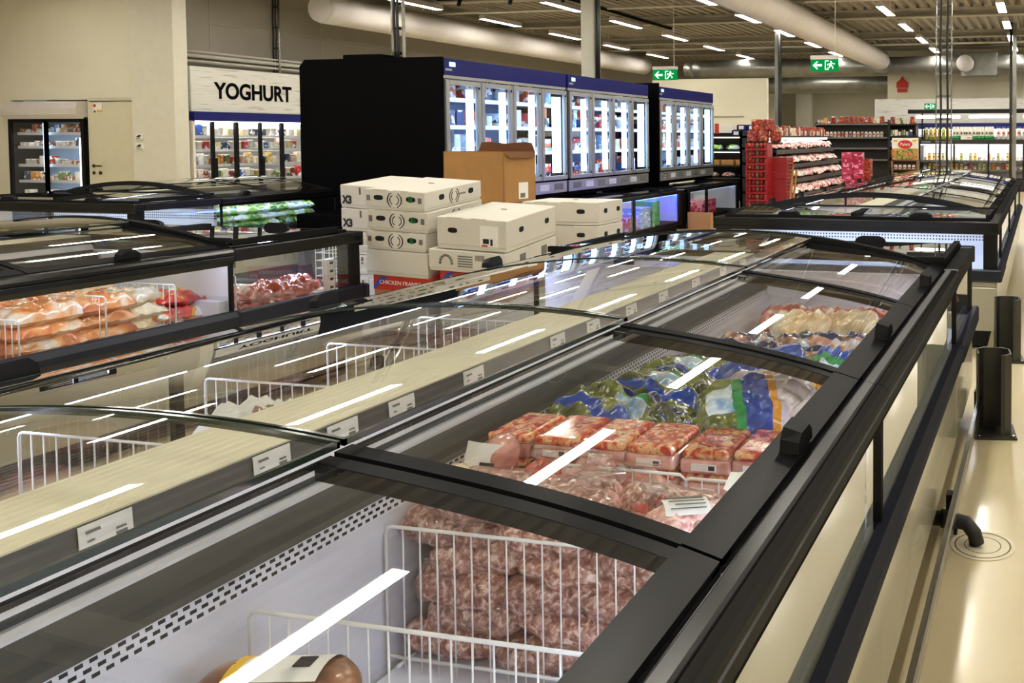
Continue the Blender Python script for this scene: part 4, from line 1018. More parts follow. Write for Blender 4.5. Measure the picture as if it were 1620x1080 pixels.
fl.prism(pts, 'y', d_ / 2 - .01, d_ / 2); fl.build('back_flap', 'cardboard_in', t_)
MB().add([(w_ / 2, -d_ / 2, h_), (w_ / 2, d_ / 2, h_), (w_ / 2 + .02, d_ / 2 - .03, h_ - .06), (w_ / 2 + .03, -d_ / 2 + .04, h_ - .05)], [(0, 1, 2, 3), (3, 2, 1, 0)]).build('side_flap', 'cardboard_in', t_)
lbx = MB().box(w_ / 2, -.02, .03, w_ / 2 + .002, .10, .17).build('shipping_label', 'white_paper', t_)
MB().box(w_ / 2 + .002, .0, .04, w_ / 2 + .003, .06, .08).build('barcode', 'ink_soft', lbx)
for k in range(5):
    carton((bq[0], bq[1], .95 - (k + 1) * .19), R(-6), .58, .40, .184, ['white carton directly under the open brown box', 'white carton second below the open brown box', 'white carton third below the open brown box', 'white carton fourth below the open brown box', 'white carton lowest below the open brown box'][k], False, 0, False)
# flat trolleys that carry the stacks
def trolley(x, y, z, rz, w_, d_, label):
    t_ = thing('roll_trolley', label, 'trolley', (x, y, 0), rz)
    MB().box(-w_ / 2, -d_ / 2, z - .04, w_ / 2, d_ / 2, z).build('deck', 'galvanised', t_)
    for a in (-1, 1):
        for b in (-1, 1):
            wh = MB().lathe([(.05, -.015), (.055, 0), (.05, .015)], 16).build('wheel', 'pipe_black', t_, (a * (w_ / 2 - .06), b * (d_ / 2 - .06), .055)); wh.rotation_euler = (0, R(90), 0)
            MB().box(a * (w_ / 2 - .06) - .02, b * (d_ / 2 - .06) - .02, .1, a * (w_ / 2 - .06) + .02, b * (d_ / 2 - .06) + .02, z - .04).build('fork', 'galvanised', t_)
    return t_
trolley(-4.0, 5.2, .235, RZ, .5, .75, 'roll trolley under the emblem cartons')
tw = trolley(-4.72, 5.65, .30, RZ, .62, .7, 'roll trolley with wire sides around the X3 cartons')
cg = MB(); W2, D2 = .62, .7
for i in range(9):
    z = .36 + i * .055; cg.tube([(-W2 / 2, D2 / 2, z), (-W2 / 2, -D2 / 2, z), (W2 / 2 - .2, -D2 / 2, z)], .0035, 6)
for i in range(12): y = -D2 / 2 + D2 * i / 11; cg.tube([(-W2 / 2, y, .33), (-W2 / 2, y, .80)], .0035, 6)
for i in range(7): x = -W2 / 2 + .42 * i / 6; cg.tube([(x, -D2 / 2, .33), (x, -D2 / 2, .80)], .0035, 6)
cg.build('wire_lattice', 'wire_white', tw)
trolley(RS[0], RS[1] + .1, .295, R2, .5, .75, 'roll trolley under the wide labelled carton')
trolley(-3.42, 6.03, .52, R(2), .6, .5, 'roll trolley under the hand hole cartons')

# ------------------------------------------------------------------ grocery shelves, meat shelves, promotions
rd = random.Random(21)
gp = [pack_box('grocery_box', .09, .07, .16, 'grocery', 'grocery box', 'box'), pack_box('grocery_bag', .12, .08, .2, 'crisp_red', 'snack bag', 'bag', .02), pack_box('grocery_jar', .07, .07, .11, 'jar_mix', 'jar', 'jar', .01)]
gw = [.10, .13, .08]
t_ = thing('meat_shelves', 'dark open shelves of wrapped meat facing the aisle behind the red crates', 'shelving', (-5.1, 15.9, 0))
L = 4.6
MB().box(-.5, 0, 0, -.45, L, 1.62).box(-.45, 0, 0, .45, L, .16).box(-.5, 0, 0, .0, .04, 1.62).build('shelf_back', 'shelf_dark', t_)
MZ = ((.42, .62), (.70, .46), (.97, .34), (1.25, .22)); sh = MB(); sr = MB()
for z, dep in MZ: sh.prism([(-.45, z + .07), (dep, z), (dep, z - .03), (-.45, z + .03)], 'y', 0, L); sr.box(dep, 0, z - .06, dep + .012, L, z + .025)
sh.build('shelf', 'shelf_dark', t_); sr.build('price_rail', 'dark_grey', t_)
MB().box(-.45, 0, 1.50, .2, L, 1.54).build('top_shelf', 'shelf_dark', t_)
MB().box(-.2, .1, 1.47, .1, L - .1, 1.50).build('light_panel', 'led_white', t_)
mp2 = tag(MB().pillow(.13, .09, .055, 8, 5, .5, 3).build('meat_pack', 'white_meat_pack'), 'wrapped meat pack', 'meat pack')
for si, (z, dep) in enumerate(MZ):
    y = .1
    while y < L - .1:
        for k in range(2):
            place(mp2, (-5.1 + dep - .13 - k * .22, 15.9 + y, z + .085 + .02 * rd.random() + k * .03), 0, f'wrapped meat pack on the {ORD[si]} row of the dark meat shelves', f'meat packs, {ORD[si]} row of the meat shelves', rot=(rd.uniform(-.3, .3), rd.uniform(0, .45), rd.uniform(-.5, .5)))
        y += .15
rows(gp, gw, (-5.08, 16.0, 1.542), (0, 1), 4.4, R(90), 'red or orange snack pack along the top of the dark meat shelves', 'snack packs on the meat shelf top', rd)
sb_ = pack_box('snack_bag', .2, .14, .22, 'crisp_red', 'red snack bag', 'bag', .03)
for k, (x, y, z) in enumerate(((-5.2, 15.5, 1.42), (-5.0, 15.5, 1.42), (-4.78, 15.55, 1.42), (-5.12, 15.5, 1.62), (-4.9, 15.5, 1.62))):
    place(sb_, (x, y, z), rd.uniform(-.3, .3), 'red and orange snack bag heaped beside the red crate stack', 'snack bags heaped by the crate stack')
sp = thing('bag_stand', 'narrow dark stand under the heaped snack bags', 'stand', (-5.0, 15.52, 0)); MB().box(-.32, -.14, 1.38, .32, .14, 1.42).box(-.02, -.02, 0, .02, .02, 1.38).box(-.2, -.13, 0, .2, .13, .03).build('stand_frame', 'shelf_dark', sp)
# tall grocery gondola behind
t_ = thing('grocery_shelves', 'tall black grocery shelves rising behind the meat shelves', 'shelving', (-6.3, 24.3, 0))
L = 2.1
MB().box(0, .28, 0, L, .32, 1.95).box(0, 0, 0, .03, .28, 1.95).box(L - .03, 0, 0, L, .6, 2.0).box(0, 0, 0, L, .6, .15).build('shelf_back', 'shelf_dark', t_)
GZ = (.9, 1.22, 1.52, 1.9); sh = MB(); sr = MB()
for z in GZ: sh.box(0, -.05, z - .03, L, .28, z); sr.box(.03, -.06, z - .04, L - .03, -.05, z + .005)
sh.build('shelf', 'shelf_dark', t_); sr.build('price_rail', 'ink_soft', t_)
jr = bottle_proto('sauce_jar', .045, .15, 'jar_mix', 'cap_white')
for si, z in enumerate(GZ):
    if si in (0, 1): continue
    rows([jr] if si == 2 else gp, [.1] if si == 2 else gw, (-6.25, 24.4, z + .002), (1, 0), 2.0, 0, f'{"sauce jar" if si == 2 else "grocery pack"} on the {ORD[si]} shelf of the tall black grocery shelves', f'packs on the {ORD[si]} shelf of the tall grocery shelves', rd)
t_ = thing('grocery_shelves', 'brown filled end shelves beside the tall black grocery shelves', 'shelving', (-4.17, 24.2, 0))
MB().box(0, .5, 0, .75, .54, 1.92).box(0, 0, 0, .02, .5, 1.92).box(.73, 0, 0, .75, .5, 1.92).box(0, 0, 0, .75, .5, .12).build('shelf_back', 'shelf_dark', t_)
sh = MB(); EZ = (.7, .98, 1.27, 1.56, 1.88); OR_E = OR5
for z in EZ: sh.box(0, -.02, z - .03, .75, .5, z)
sh.build('shelf', 'shelf_dark', t_)
for si, z in enumerate(EZ): rows(gp, gw, (-4.14, 24.26, z + .002), (1, 0), .7, 0, f'grocery pack on the {OR_E[si]} shelf of the brown filled end shelves', f'packs on the {OR_E[si]} shelf of the end shelves', rd)
# open vegetable and drink shelf beside the last upright freezer
t_ = thing('produce_shelves', 'black produce shelves between the last upright freezer and the red crates', 'shelving', (-8.2, 20.0, 0))
L = 2.5
MB().box(0, .6, 0, L, .64, 1.7).box(0, 0, 0, L, .6, .3).box(0, 0, 0, .04, .6, 1.7).box(L - .04, 0, 0, L, .6, 1.7).build('shelf_back', 'lid_black', t_)
sh = MB(); PZ = (.55, .85, 1.2, 1.55)
for z in PZ: sh.box(.04, 0, z - .03, L - .04, .6, z)
sh.build('shelf', 'shelf_dark', t_)
MB().box(.1, .02, 1.50, L - .1, .06, 1.515).build('light_strip', 'led_white', t_)
MB().box(.1, .02, 1.15, L - .1, .06, 1.165).build('light_strip', 'led_white', t_)
MB().box(.25, .1, 1.62, .95, .14, 1.82).build('sign_board', 'white_paper', t_); MB().box(.5, .09, 1.60, .6, .1, 1.84).build('red_bar', 'ink_red', t_)
nb = pack_box('blue_drink_pack', .24, .3, .13, 'fascia_blue', 'dark blue drink pack', 'drink pack', .02); MB().box(-.06, -.153, .02, .06, -.15, .10).build('label_patch', 'white_paper', nb)
for r_ in range(2):
    for i in range(4 - r_): place(nb, (-7.15 + i * .26 + r_ * .13, 20.2, 1.552 + r_ * .132), 0, 'dark blue drink pack on top of the black produce shelves', 'blue drink packs on the produce shelf top')
lt = tag(MB().pillow(.16, .12, .09, 8, 3, .4).build('lettuce_bag', 'green_white'), 'lettuce bag', 'vegetable')
for i in range(4): place(lt, (-7.7 + i * .42, 20.2, 1.24), i * .7, 'green vegetable bag on the upper lit shelf of the produce shelves', 'vegetable bags on the produce shelf')
yb = pack_box('fruit_box', .3, .25, .12, 'cardboard', 'fruit box', 'box'); MB().box(-.13, -.1, .1, .13, .1, .125).build('fruit_fill', 'orange_bag', yb)
for i in range(4): place(yb, (-7.75 + i * .36, 20.22, .852), 0, 'small yellow fruit box on the middle of the produce shelves', 'fruit boxes on the produce shelf')
rp = tag(MB().pillow(.15, .12, .07, 8, 9, .4).build('produce_bag', 'white_meat_pack'), 'produce bag', 'vegetable')
for i in range(3): place(rp, (-7.8 + i * .4, 20.2, .60), i, 'white and red bag on the lowest of the produce shelves', 'bags on the lowest produce shelf')
# red crate towers
def crate_proto():
    t_ = thing('bottle_crate', 'red crate of bottles', 'crate', (0, 0, 0))
    w_, d_, h_ = .40, .30, .128
    MB().box(-w_ / 2, -d_ / 2, 0, w_ / 2, d_ / 2, .03).box(-w_ / 2, -d_ / 2, .03, -w_ / 2 + .03, d_ / 2, h_ - .004).box(w_ / 2 - .03, -d_ / 2, .03, w_ / 2, d_ / 2, h_ - .004).build('crate_tray', 'crate_red', t_)
    for i in range(5): MB().lathe([(.03, .03), (.032, .10), (.02, .126)], 10, (-.15 + i * .075, -.10)).build('bottle', ['crisp_red', 'crate_red', 'rust', 'crate_red', 'crisp_red'][i], t_)
    for i in range(3): MB().lathe([(.03, .03), (.032, .10), (.02, .126)], 10, (.155, -.02 + i * .075)).build('bottle', ['crate_red', 'rust', 'crate_red'][i], t_)
    return t_
cp = crate_proto()
for k in range(11): place(cp, (-4.92, 15.0 + .01 * math.sin(k * 1.7), k * .128), .02 * math.sin(k), 'red tray of bottles in the tall tower between produce and meat shelves', 'red bottle trays in the tall tower')
for k in range(9): place(cp, (-4.61 + .008 * math.sin(k), 15.35, k * .128), R(90), 'red tray of bottles in the lower tower beside the tall one', 'red bottle trays in the lower tower')
t_ = thing('wooden_slats', 'pale wooden slats leaning against the red bottle trays', 'slats', (-4.41, 15.0, 0)); MB().prism([(0, 0), (.03, 0), (.13, 1.0), (.10, 1.0)], 'y', 0, .03).prism([(.03, 0), (.06, 0), (.17, .95), (.14, .95)], 'y', .08, .11).build('slats', 'cardboard', t_)
pk = pack_box('pink_carton', .235, .2, .115, 'pink_pack', 'pink carton', 'carton', .006); MB().box(-.08, -.103, .03, .08, -.1, .08).build('label_patch', 'pink_pack', pk)
for c_ in range(2):
    for k in range(10): place(pk, (-4.24 + c_ * .24, 19.2, k * .118), 0, 'pink carton in the double pile at the end of the meat shelves', 'pink cartons piled at the meat shelf end')
ck = pack_box('sweet_carton', .2, .3, .11, 'crisp_red', 'red sweet carton', 'carton', .01)
for k in range(9): place(ck, (-3.86, 19.5, k * .115), .03 * math.sin(k * 2), 'red and gold carton in the pile beside the pink cartons', 'gold and red cartons beside the pink pile')
t_ = thing('promotion_stand', 'red cardboard stand with vegetable picture and a red oval sign', 'stand', (-3.9, 23.0, 0))
MB().box(0, 0, .0, .70, .35, .46).build('stand_base', 'cap_red', t_)
MB().box(0, .0, .46, .04, .35, .92).box(.66, .0, .46, .70, .35, .92).box(.04, .3, .46, .66, .35, .92).box(.04, 0, .66, .66, .3, .68).box(0, 0, .9, .7, .35, .93).build('stand_tray', 'rust', t_)
hd = MB().box(0, .1, .93, .70, .14, 1.5).build('header_card', 'white_paper', t_)
MB().box(.0, .094, .93, .70, .10, 1.22).build('vegetable_picture', 'veg_poster', hd)
MB().prism([(.35 + .19 * math.cos(a), 1.33 + .11 * math.sin(a)) for a in [k * math.pi / 12 for k in range(24)]], 'y', .085, .10).build('oval_logo', 'cap_red', hd)
text('Palett', .12, (.35, .082, 1.33), (R(90), 0, 0), 'white_paper', hd)
MB().box(.04, .094, 1.4, .14, .10, 1.45).box(.54, .094, 1.4, .66, .10, 1.45).build('yellow_tab', 'yellow_print', hd)
jc = pack_box('white_tin', .08, .08, .11, 'cap_white', 'white tin', 'tin', .01); MB().box(-.03, -.042, .02, .03, -.04, .05).build('label_patch', 'ink_red', jc)
for r_ in range(2):
    for i in range(5): place(jc, (-3.80 + i * .12, 23.12, .462 + r_ * .22), 0, 'white tin in the red promotion stand', 'white tins in the promotion stand')

# ------------------------------------------------------------------ aisle floor: guard rail, bollards, drain
t_ = thing('guard_rail', 'low metal guard rail on the floor along the freezer side', 'rail', (-.318, .3, 0))
MB().prism([(0, .125), (.02, .125), (.024, .13), (.024, .165), (.018, .172), (0, .172)], 'y', 0, 4.6).build('rail_bar', 'steel', t_)
for y in (.4, 1.7, 3.0, 4.4): MB().box(-.03, y, 0, .012, y + .05, .15).build('rail_post', 'pipe_black', t_)
def bollard(x, y, label):
    t_ = thing('bollard', label, 'bollard', (x, y, 0), R(8))
    out = [(-.085, -.05), (-.085, .05), (-.05, .085), (.05, .085), (.085, .05), (.085, -.05), (.05, -.085), (.03, -.085)]
    inn = [(.03, -.077), (.046, -.077), (.077, -.046), (.077, .046), (.046, .077), (-.046, .077), (-.077, .046), (-.077, -.05)]
    MB().prism(out + inn, 'z', .012, .42).build('post', 'bollard', t_)
    MB().box(-.10, -.11, 0, .11, .11, .012).build('base_plate', 'bollard', t_, bevel=.003)
    for a in (-.08, .09): MB().lathe([(.012, .012), (.012, .022)], 6, (a, -.095)).build('bolt', 'steel', t_)
bollard(-.235, 4.50, 'dark folded steel bollard closer to the floor drain')
bollard(-.225, 6.02, 'dark folded steel bollard beside the rear island end chest')
t_ = thing('floor_drain', 'round floor drain with black pipe beside the freezer rail', 'drain', (-.205, 3.23, 0))
MB().lathe([(.118, 0), (.118, .003)], 40).build('drain_cover', 'cream_metal', t_)
dr = MB()
for ra, rb in ((.098, .104), (.064, .068)):
    for k in range(40):
        a0, a1 = 2 * math.pi * k / 40, 2 * math.pi * (k + 1) / 40
        dr.add([(ra * math.cos(a0), ra * math.sin(a0), .0036), (rb * math.cos(a0), rb * math.sin(a0), .0036), (rb * math.cos(a1), rb * math.sin(a1), .0036), (ra * math.cos(a1), ra * math.sin(a1), .0036)], [(0, 1, 2, 3)])
dr.build('drain_grate', 'rust', t_)
MB().tube([(-.26, .01, .085), (-.12, .01, .085), (-.06, .0, .08), (-.03, -.01, .05), (-.02, -.01, .012)], .028, 14).build('drain_pipe', 'pipe_black', t_)
MB().tube([(-.155, .01, .085), (-.115, .01, .085)], .034, 14).build('pipe_coupling', 'pipe_black', t_)

# ------------------------------------------------------------------ goods inside the near island
def divider(x0, x1, y, z0, z1, label, step=.036, gap_mid=None):
    """white wire divider standing across a chest"""
    t_ = thing('wire_divider', label, 'wire divider', (x0, y, z0)); W_ = x1 - x0; H_ = z1 - z0
    fr = MB(); rr = .012
    fr.tube([(0, 0, 0), (0, 0, H_ - rr), (rr * .3, 0, H_ - rr * .3), (rr, 0, H_), (W_ - rr, 0, H_), (W_, 0, H_ - rr), (W_, 0, 0)], .0036, 8)
    fr.tube([(0, 0, .025), (W_, 0, .025)], .0036, 6); fr.tube([(.02, -.0, .006), (.02, .09, .003)], .0036, 6); fr.tube([(W_ - .02, 0, .006), (W_ - .02, .09, .003)], .0036, 6)
    fr.build('wire_frame', 'wire_white', t_)
    bars = MB(); n = int(W_ / step)
    for i in range(1, n): bars.tube([(W_ * i / n, 0, 0), (W_ * i / n, 0, H_)], .0018, 6)
    bars.build('wire_bars', 'wire_white', t_)
    return t_
divider(-1.24, -.46, 1.462, .466, .748, 'white wire divider standing in front of the stacked mince bags')
divider(-1.235, -.47, 1.155, .466, .745, 'white wire divider beside the brown roast, in front of the empty space')
divider(-1.06, -.47, 1.665, .47, .752, 'white wire divider between the mince bags and the clear meat bags')
divider(-1.00, -.72, 1.70, .47, .80, 'taller white wire divider piece before the smaller pack stack')
divider(-.715, -.46, 1.685, .47, .80, 'short white wire divider touching the front wall of the chest behind the pale mince')
divider(-1.2, -.62, .86, .466, .68, 'white wire divider low in the empty chest next to the brown roast')
rd = random.Random(11)
mince = [tag(MB().chub(.215, .045, 20, 16, s_, .34).build('mince_bag', 'mince'), 'bag of mince', 'mince bag') for s_ in range(4)]
for o in mince:
    MB().prism([(-.108, -.03), (-.085, -.012), (-.085, .012), (-.115, .034), (-.122, .0)], 'z', -.002, .002).build('film_tail', 'film', o)
lab_rows = ('floor row', 'second row', 'third row', 'fourth row', 'fifth row', 'top row')
for r_ in range(6):
    nn = 4 if r_ < 4 else (4 if r_ == 4 else 3)
    for c_ in range(nn):
        x = -1.135 + c_ * .2 + (.05 if r_ % 2 else 0) + rd.uniform(-.012, .012); z = .502 + r_ * .0565 - (.03 if (r_ > 3 and c_ > 1) else 0)
        if x > -.52: continue
        place(mince[rd.randrange(4)], (x, 1.522 + .012 * rd.random(), z), 0, f'bag of frozen mince in the {lab_rows[r_]} of the stack behind the wire divider', f'mince bags, {lab_rows[r_]} of the front stack', rot=(rd.uniform(-.5, .5), rd.uniform(-.12, .12), rd.uniform(-.18, .18) + (math.pi if rd.random() < .5 else 0)))
for r_ in range(3, 6):
    for c_ in range(3):
        place(mince[rd.randrange(4)], (-1.13 + c_ * .21, 1.61, .50 + r_ * .0545), 0, f'bag of frozen mince behind the {lab_rows[r_]} of the front stack', f'mince bags, {lab_rows[r_]} of the rear stack', rot=(rd.uniform(-.5, .5), rd.uniform(-.12, .12), rd.uniform(-.2, .2)))
pm = [tag(MB().chub(.24, .056, 18, 14, s_, .25).build('mince_bag', 'mince_pale'), 'pale mince bag', 'mince bag') for s_ in (7, 8)]
place(pm[0], (-.62, 1.555, .765), 0, 'pale pink mince bag with lined paper label, biggest of the two on top', rot=(0, .1, R(35)))
place(pm[1], (-.53, 1.50, .735), 0, 'pale pink mince bag against the chest rim beside the lined one', rot=(0, -.1, R(10)))
pp = MB(); nn = 8
vs = []; fs = []
for i in range(nn + 1):
    a = R(20 + 110 * i / nn)
    vs += [(-.085, .058 * math.cos(a), .05 * math.sin(a)), (.0, .060 * math.cos(a), .052 * math.sin(a))]
    if i: fs.append((2 * i - 2, 2 * i, 2 * i + 1, 2 * i - 1))
pp.add(vs, fs, 0, True); lb_ = pp.build('paper_label', 'white_paper', pm[0])
ln = MB()
for k in range(9):
    a = R(28 + 11 * k)
    ln.box(-.075 + .01 * (k % 2), .0600 * math.cos(a) - .0015, .0525 * math.sin(a), -.008, .0600 * math.cos(a) + .0015, .0525 * math.sin(a) + .001)
ln.build('label_lines', 'ink_soft', lb_)
# plain paper sheet standing on the bags
sheet = thing('paper_sheet', 'blank white paper sheet curling above the pale mince near the chest rim', 'paper', (-.545, 1.625, .80), R(10))
g = MB(); vs = []; fs = []
for i in range(9):
    for j in range(7):
        u, v_ = -1 + i / 4, j / 6
        vs.append((u * .062, v_ * .085, .02 * math.sin(u * 1.6 + .5) * v_ + .014 * u * u + .02 * v_))
for i in range(8):
    for j in range(6): k = i * 7 + j; fs.append((k, k + 7, k + 8, k + 1))
g.add(vs, fs, 0, True); g.build('sheet', 'white_paper', sheet)
# labelled sausage and clear bags of meat
sl = thing('meat_roll', 'reddish meat roll with tall white label leaning on the liner beside the pack stack', 'meat', (-1.17, 1.685, .765))
b_ = MB().chub(.20, .05, 16, 14, 3, .12).build('roll_body', 'meat_pink', sl); b_.rotation_euler = (0, R(-62), R(25))
vs = []; fs = []; pp = MB()
for i in range(9):
    a = R(-60 + 120 * i / 8 - 90)
    for k in range(2): vs.append((.058 * math.cos(a), .055 * math.sin(a), -.065 + .13 * k))
    if i: fs.append((2 * i - 2, 2 * i, 2 * i + 1, 2 * i - 1))
pp.add(vs, fs, 0, True); lb_ = pp.build('white_label', 'white_paper', sl, (0, 0, .01)); lb_.rotation_euler = (R(-14), R(10), R(24))
for k, (zz, ww) in enumerate(((.02, .03), (.005, .022), (-.03, .035))):
    MB().box(-ww / 2, -.0575, zz, ww / 2, -.055, zz + .006).build('label_print', 'ink', lb_)
s2 = thing('meat_roll', 'meat roll in a yellowish label lying behind the white labelled roll', 'meat', (-1.215, 1.60, .745))
MB().chub(.16, .045, 14, 12, 5, .1).build('roll_body', 'chicken', s2).rotation_euler = (0, R(-60), R(30))
for k, (x, y, z, sc, mt, lb) in enumerate(((-1.04, 1.72, .735, 1.0, 'meat_red', 'clear bag of red brown meat next to the labelled roll'), (-.94, 1.71, .745, .95, 'meat_pink', 'clear bag of pink meat with crumpled film before the large pack stack'), (-.84, 1.72, .72, 1.0, 'meat_pink', 'clear bag of pale pink meat beside the crumpled film bag'),
                                            (-.72, 1.58, .735, .9, 'meat_red', 'bag of red meat with a white slip under the divider wire'), (-.86, 1.59, .75, .85, 'meat_pink', 'pink meat bag right behind the dark lid bar above the mince'))):
    o = tag(MB().pillow(.075 * sc, .065 * sc, .052, 16, 20 + k, .45, 3.4).build('meat_bag', mt, loc=(x, y, z)), lb, 'meat bag')
    g = MB(); g.pillow(.05, .012, .05, 10, 30 + k, .9, 5); q = g.build('crumpled_film', 'film', o, (0, .02, .07)); q.rotation_euler = (R(70), R(20 * (k % 2)), 0)
sl2 = thing('price_slip', 'small white slip hanging on the divider wire before the red meat', 'card', (-.80, 1.655, .745)); MB().prism([(0, 0), (.06, -.01), (.05, .03), (0, .05)], 'y', -.003, -.002).build('slip', 'white_paper', sl2)
# stacked franks packs: printed top, pink sides
def franks_proto(k):
    w_, d_, h_ = .115, .17, .052
    o = thing('sausage_pack', 'sausage pack', 'sausage pack')
    MB().box(-w_ / 2, -d_ / 2, 0, w_ / 2, d_ / 2, h_ * .62).build('pack_tray', 'franks_side', o, bevel=.008, seg=3)
    b = MB().box(-w_ / 2 + .002, -d_ / 2 + .002, h_ * .55, w_ / 2 - .002, d_ / 2 - .002, h_).build('printed_film', 'franks_top', o, bevel=.012, seg=3)
    MB().box(-.03, -d_ / 2 - .0015, .008, .028, -d_ / 2 + .001, .024).build('side_label', 'white_paper', o)
    MB().box(.01, -d_ / 2 - .002, .011, .024, -d_ / 2 - .001, .021).build('side_print', 'ink', o)
    return o
fpk = franks_proto(0)
for c_ in range(4):
    for k in range(6):
        place(fpk, (-1.185 + c_ * .1165, 1.86 + rd.uniform(-.006, .006), .508 + k * .0535), 0, f'red and orange sausage pack, {lab_rows[k]} of the stack by the white liner', f'sausage packs, {lab_rows[k]} of the taller stack', rot=(0, 0, rd.uniform(-.04, .04)))
for c_ in range(3):
    for k in range(6):
        place(fpk, (-.715 + c_ * .1165, 1.87 + .01 * c_ + rd.uniform(-.005, .005), .50 + k * .0535), 0, f'red and orange sausage pack, {lab_rows[k]} of the stack by the chest rim', f'sausage packs, {lab_rows[k]} of the lower stack', rot=(0, 0, rd.uniform(-.05, .05)))
# soft bags: a helper that fills the chest with pillow bags
def bag_protos(name, mt, cat, n_, a, b, c, amp=.4, seeds=50, fl=.5, pf=None, n=22):
    return [tag(MB().pillow(a, b, c, n, seeds + i, amp, 3.2, fl, pf=pf).build(name, mt), name.replace('_', ' '), cat) for i in range(n_)]
def veg_print(q, t):
    t += .12 * math.sin(q * 3)
    if t > .62: return 1
    d_ = (q - .12) ** 2 / .10 + (t - .12) ** 2 / .16
    if d_ < 1: return 4 if t > .3 else 3
    if -.72 < t < -.42: return 2
    return 0
veg = bag_protos('vegetable_bag', ['veg_olive', 'veg_navy', 'veg_blue_band', 'logo_sky', 'green_print'], 'vegetable bag', 4, .17, .125, .055, pf=veg_print, n=48, amp=.5)
for o in veg[:2]: text('MASTER SKIVAD', .03, (-.0, .095, .035), (R(-35), 0, R(180)), 'white_paper', o, ext=.0006)
for r_ in range(3):
    for c_ in range(3):
        for k in range(3):
            z = .51 + k * .083 + (.06 if c_ == 0 else 0) + (.02 if k == 2 else 0)
            if c_ == 2 and k == 2: continue
            place(veg[rd.randrange(4)], (-1.07 + c_ * .22 + rd.uniform(-.015, .015), 2.12 + r_ * .21 + rd.uniform(-.02, .02), z), 0,
                  f'blue and green vegetable bag, {("lowest", "middle", "top")[k]} layer of the heap behind the sausage packs', f'blue and green bags, {("lowest", "middle", "top")[k]} layer', rot=(rd.uniform(-.15, .2), rd.uniform(-.15, .25), rd.uniform(-.5, .5)))
def tip_print(q, t):
    if q > .35: return 1
    if q > .2: return 2
    if q > -.25: return 3
    if q > -.4: return 4
    return 5 if abs(t) < .5 and q > -.85 else 0
bw = bag_protos('frozen_bag', ['veg_olive', 'film_white', 'orange_band', 'veg_blue_band', 'green_print', 'logo_sky'], 'frozen bag', 2, .15, .10, .045, .45, 70, pf=tip_print, n=60)
place(bw[0], (-.68, 2.06, .835), 0, 'blue bag with white film tip and orange stripe behind the sausage packs', rot=(R(20), R(-6), R(22)))
place(bw[1], (-.64, 2.38, .79), 0, 'second film tipped bag leaning near the rim behind the orange striped one', rot=(R(24), R(8), R(-28)))
bw2 = tag(MB().pillow(.12, .085, .04, 26, 77, .4, 3, pf=lambda q, t: 1 if t > .2 else (2 if t > .02 else (3 if t < -.45 else 0))).build('frozen_bag', ['clear_meat', 'veg_blue_band', 'film_white', 'veg_navy'], loc=(-.73, 2.28, .845)), 'upright blue cornered meat bag with red strip and white letters between the heaps', 'frozen bag'); bw2.rotation_euler = (R(48), R(-14), R(20))
text('LIP', .034, (-.05, -.058, .03), (R(20), 0, 0), 'white_paper', bw2, ext=.0006)
MB().box(-.09, -.04, .036, .03, -.028, .040).build('red_strip', 'cap_red', bw2)
bm_ = bag_protos('chicken_bag', ['clear_meat', 'veg_navy', 'veg_blue_band', 'green_print', 'logo_sky'], 'chicken bag', 3, .145, .125, .055, .45, 80, pf=lambda q, t: (1 if t + .15 * math.sin(q * 4) > .35 else (3 if -.52 < t < -.42 else (2 if t < -.5 else (4 if q > .6 else 0)))), n=28)
for r_ in range(2):
    for c_ in range(4):
        for k in range(2):
            place(bm_[rd.randrange(3)], (-1.09 + c_ * .165, 2.86 + r_ * .2, .61 + k * .10), 0, f'blue and meat coloured chicken bag, {("lower", "upper")[k]} layer beyond the vegetable bags', f'blue chicken bags, {("lower", "upper")[k]} layer', rot=(rd.uniform(-.1, .35), rd.uniform(-.2, .2), rd.uniform(-.4, .4)))
place(bw[0], (-.60, 2.66, .785), 0, 'blue and white frozen bag beside the rim beyond the second dark lid bar', rot=(R(10), R(-10), R(75)))
wc = bag_protos('chicken_bag', 'chicken', 'chicken bag', 3, .13, .11, .07, .45, 90)
for c_ in range(3):
    for k in range(2): place(wc[c_], (-.92 + c_ * .18, 3.36 + .05 * (c_ % 2), .62 + k * .10), 0, f'clear bag of pale whole chicken, {("lower", "upper")[k]} layer beyond the blue chicken bags', f'pale chicken bags, {("lower", "upper")[k]} layer', rot=(rd.uniform(-.1, .3), rd.uniform(-.2, .2), rd.uniform(-.6, .6)))
rm = bag_protos('meat_bag', 'meat_red', 'meat bag', 2, .13, .11, .06, .45, 95)
for c_ in range(4):
    for k in range(2): place(rm[c_ % 2], (-1.08 + c_ * .165, 3.68, .60 + k * .09), 0, f'red meat bag, {("lower", "upper")[k]} layer by the end chest', f'red meat bags by the end chest, {("lower", "upper")[k]} layer', rot=(rd.uniform(-.1, .2), 0, rd.uniform(-.6, .6)))
for c_ in range(3): place(bw[c_ % 2], (-1.9 + c_ * .45, 4.4, .56), 0, 'blue and white frozen bag inside the end chest of the near island', 'bags in the near end chest', rot=(0, 0, c_))
for c_ in range(2): place(rm[c_], (-.75 + c_ * .2, 4.3, .70), 0, 'red meat bag inside the end chest of the near island', 'meat bags in the near end chest', rot=(0, 0, c_))
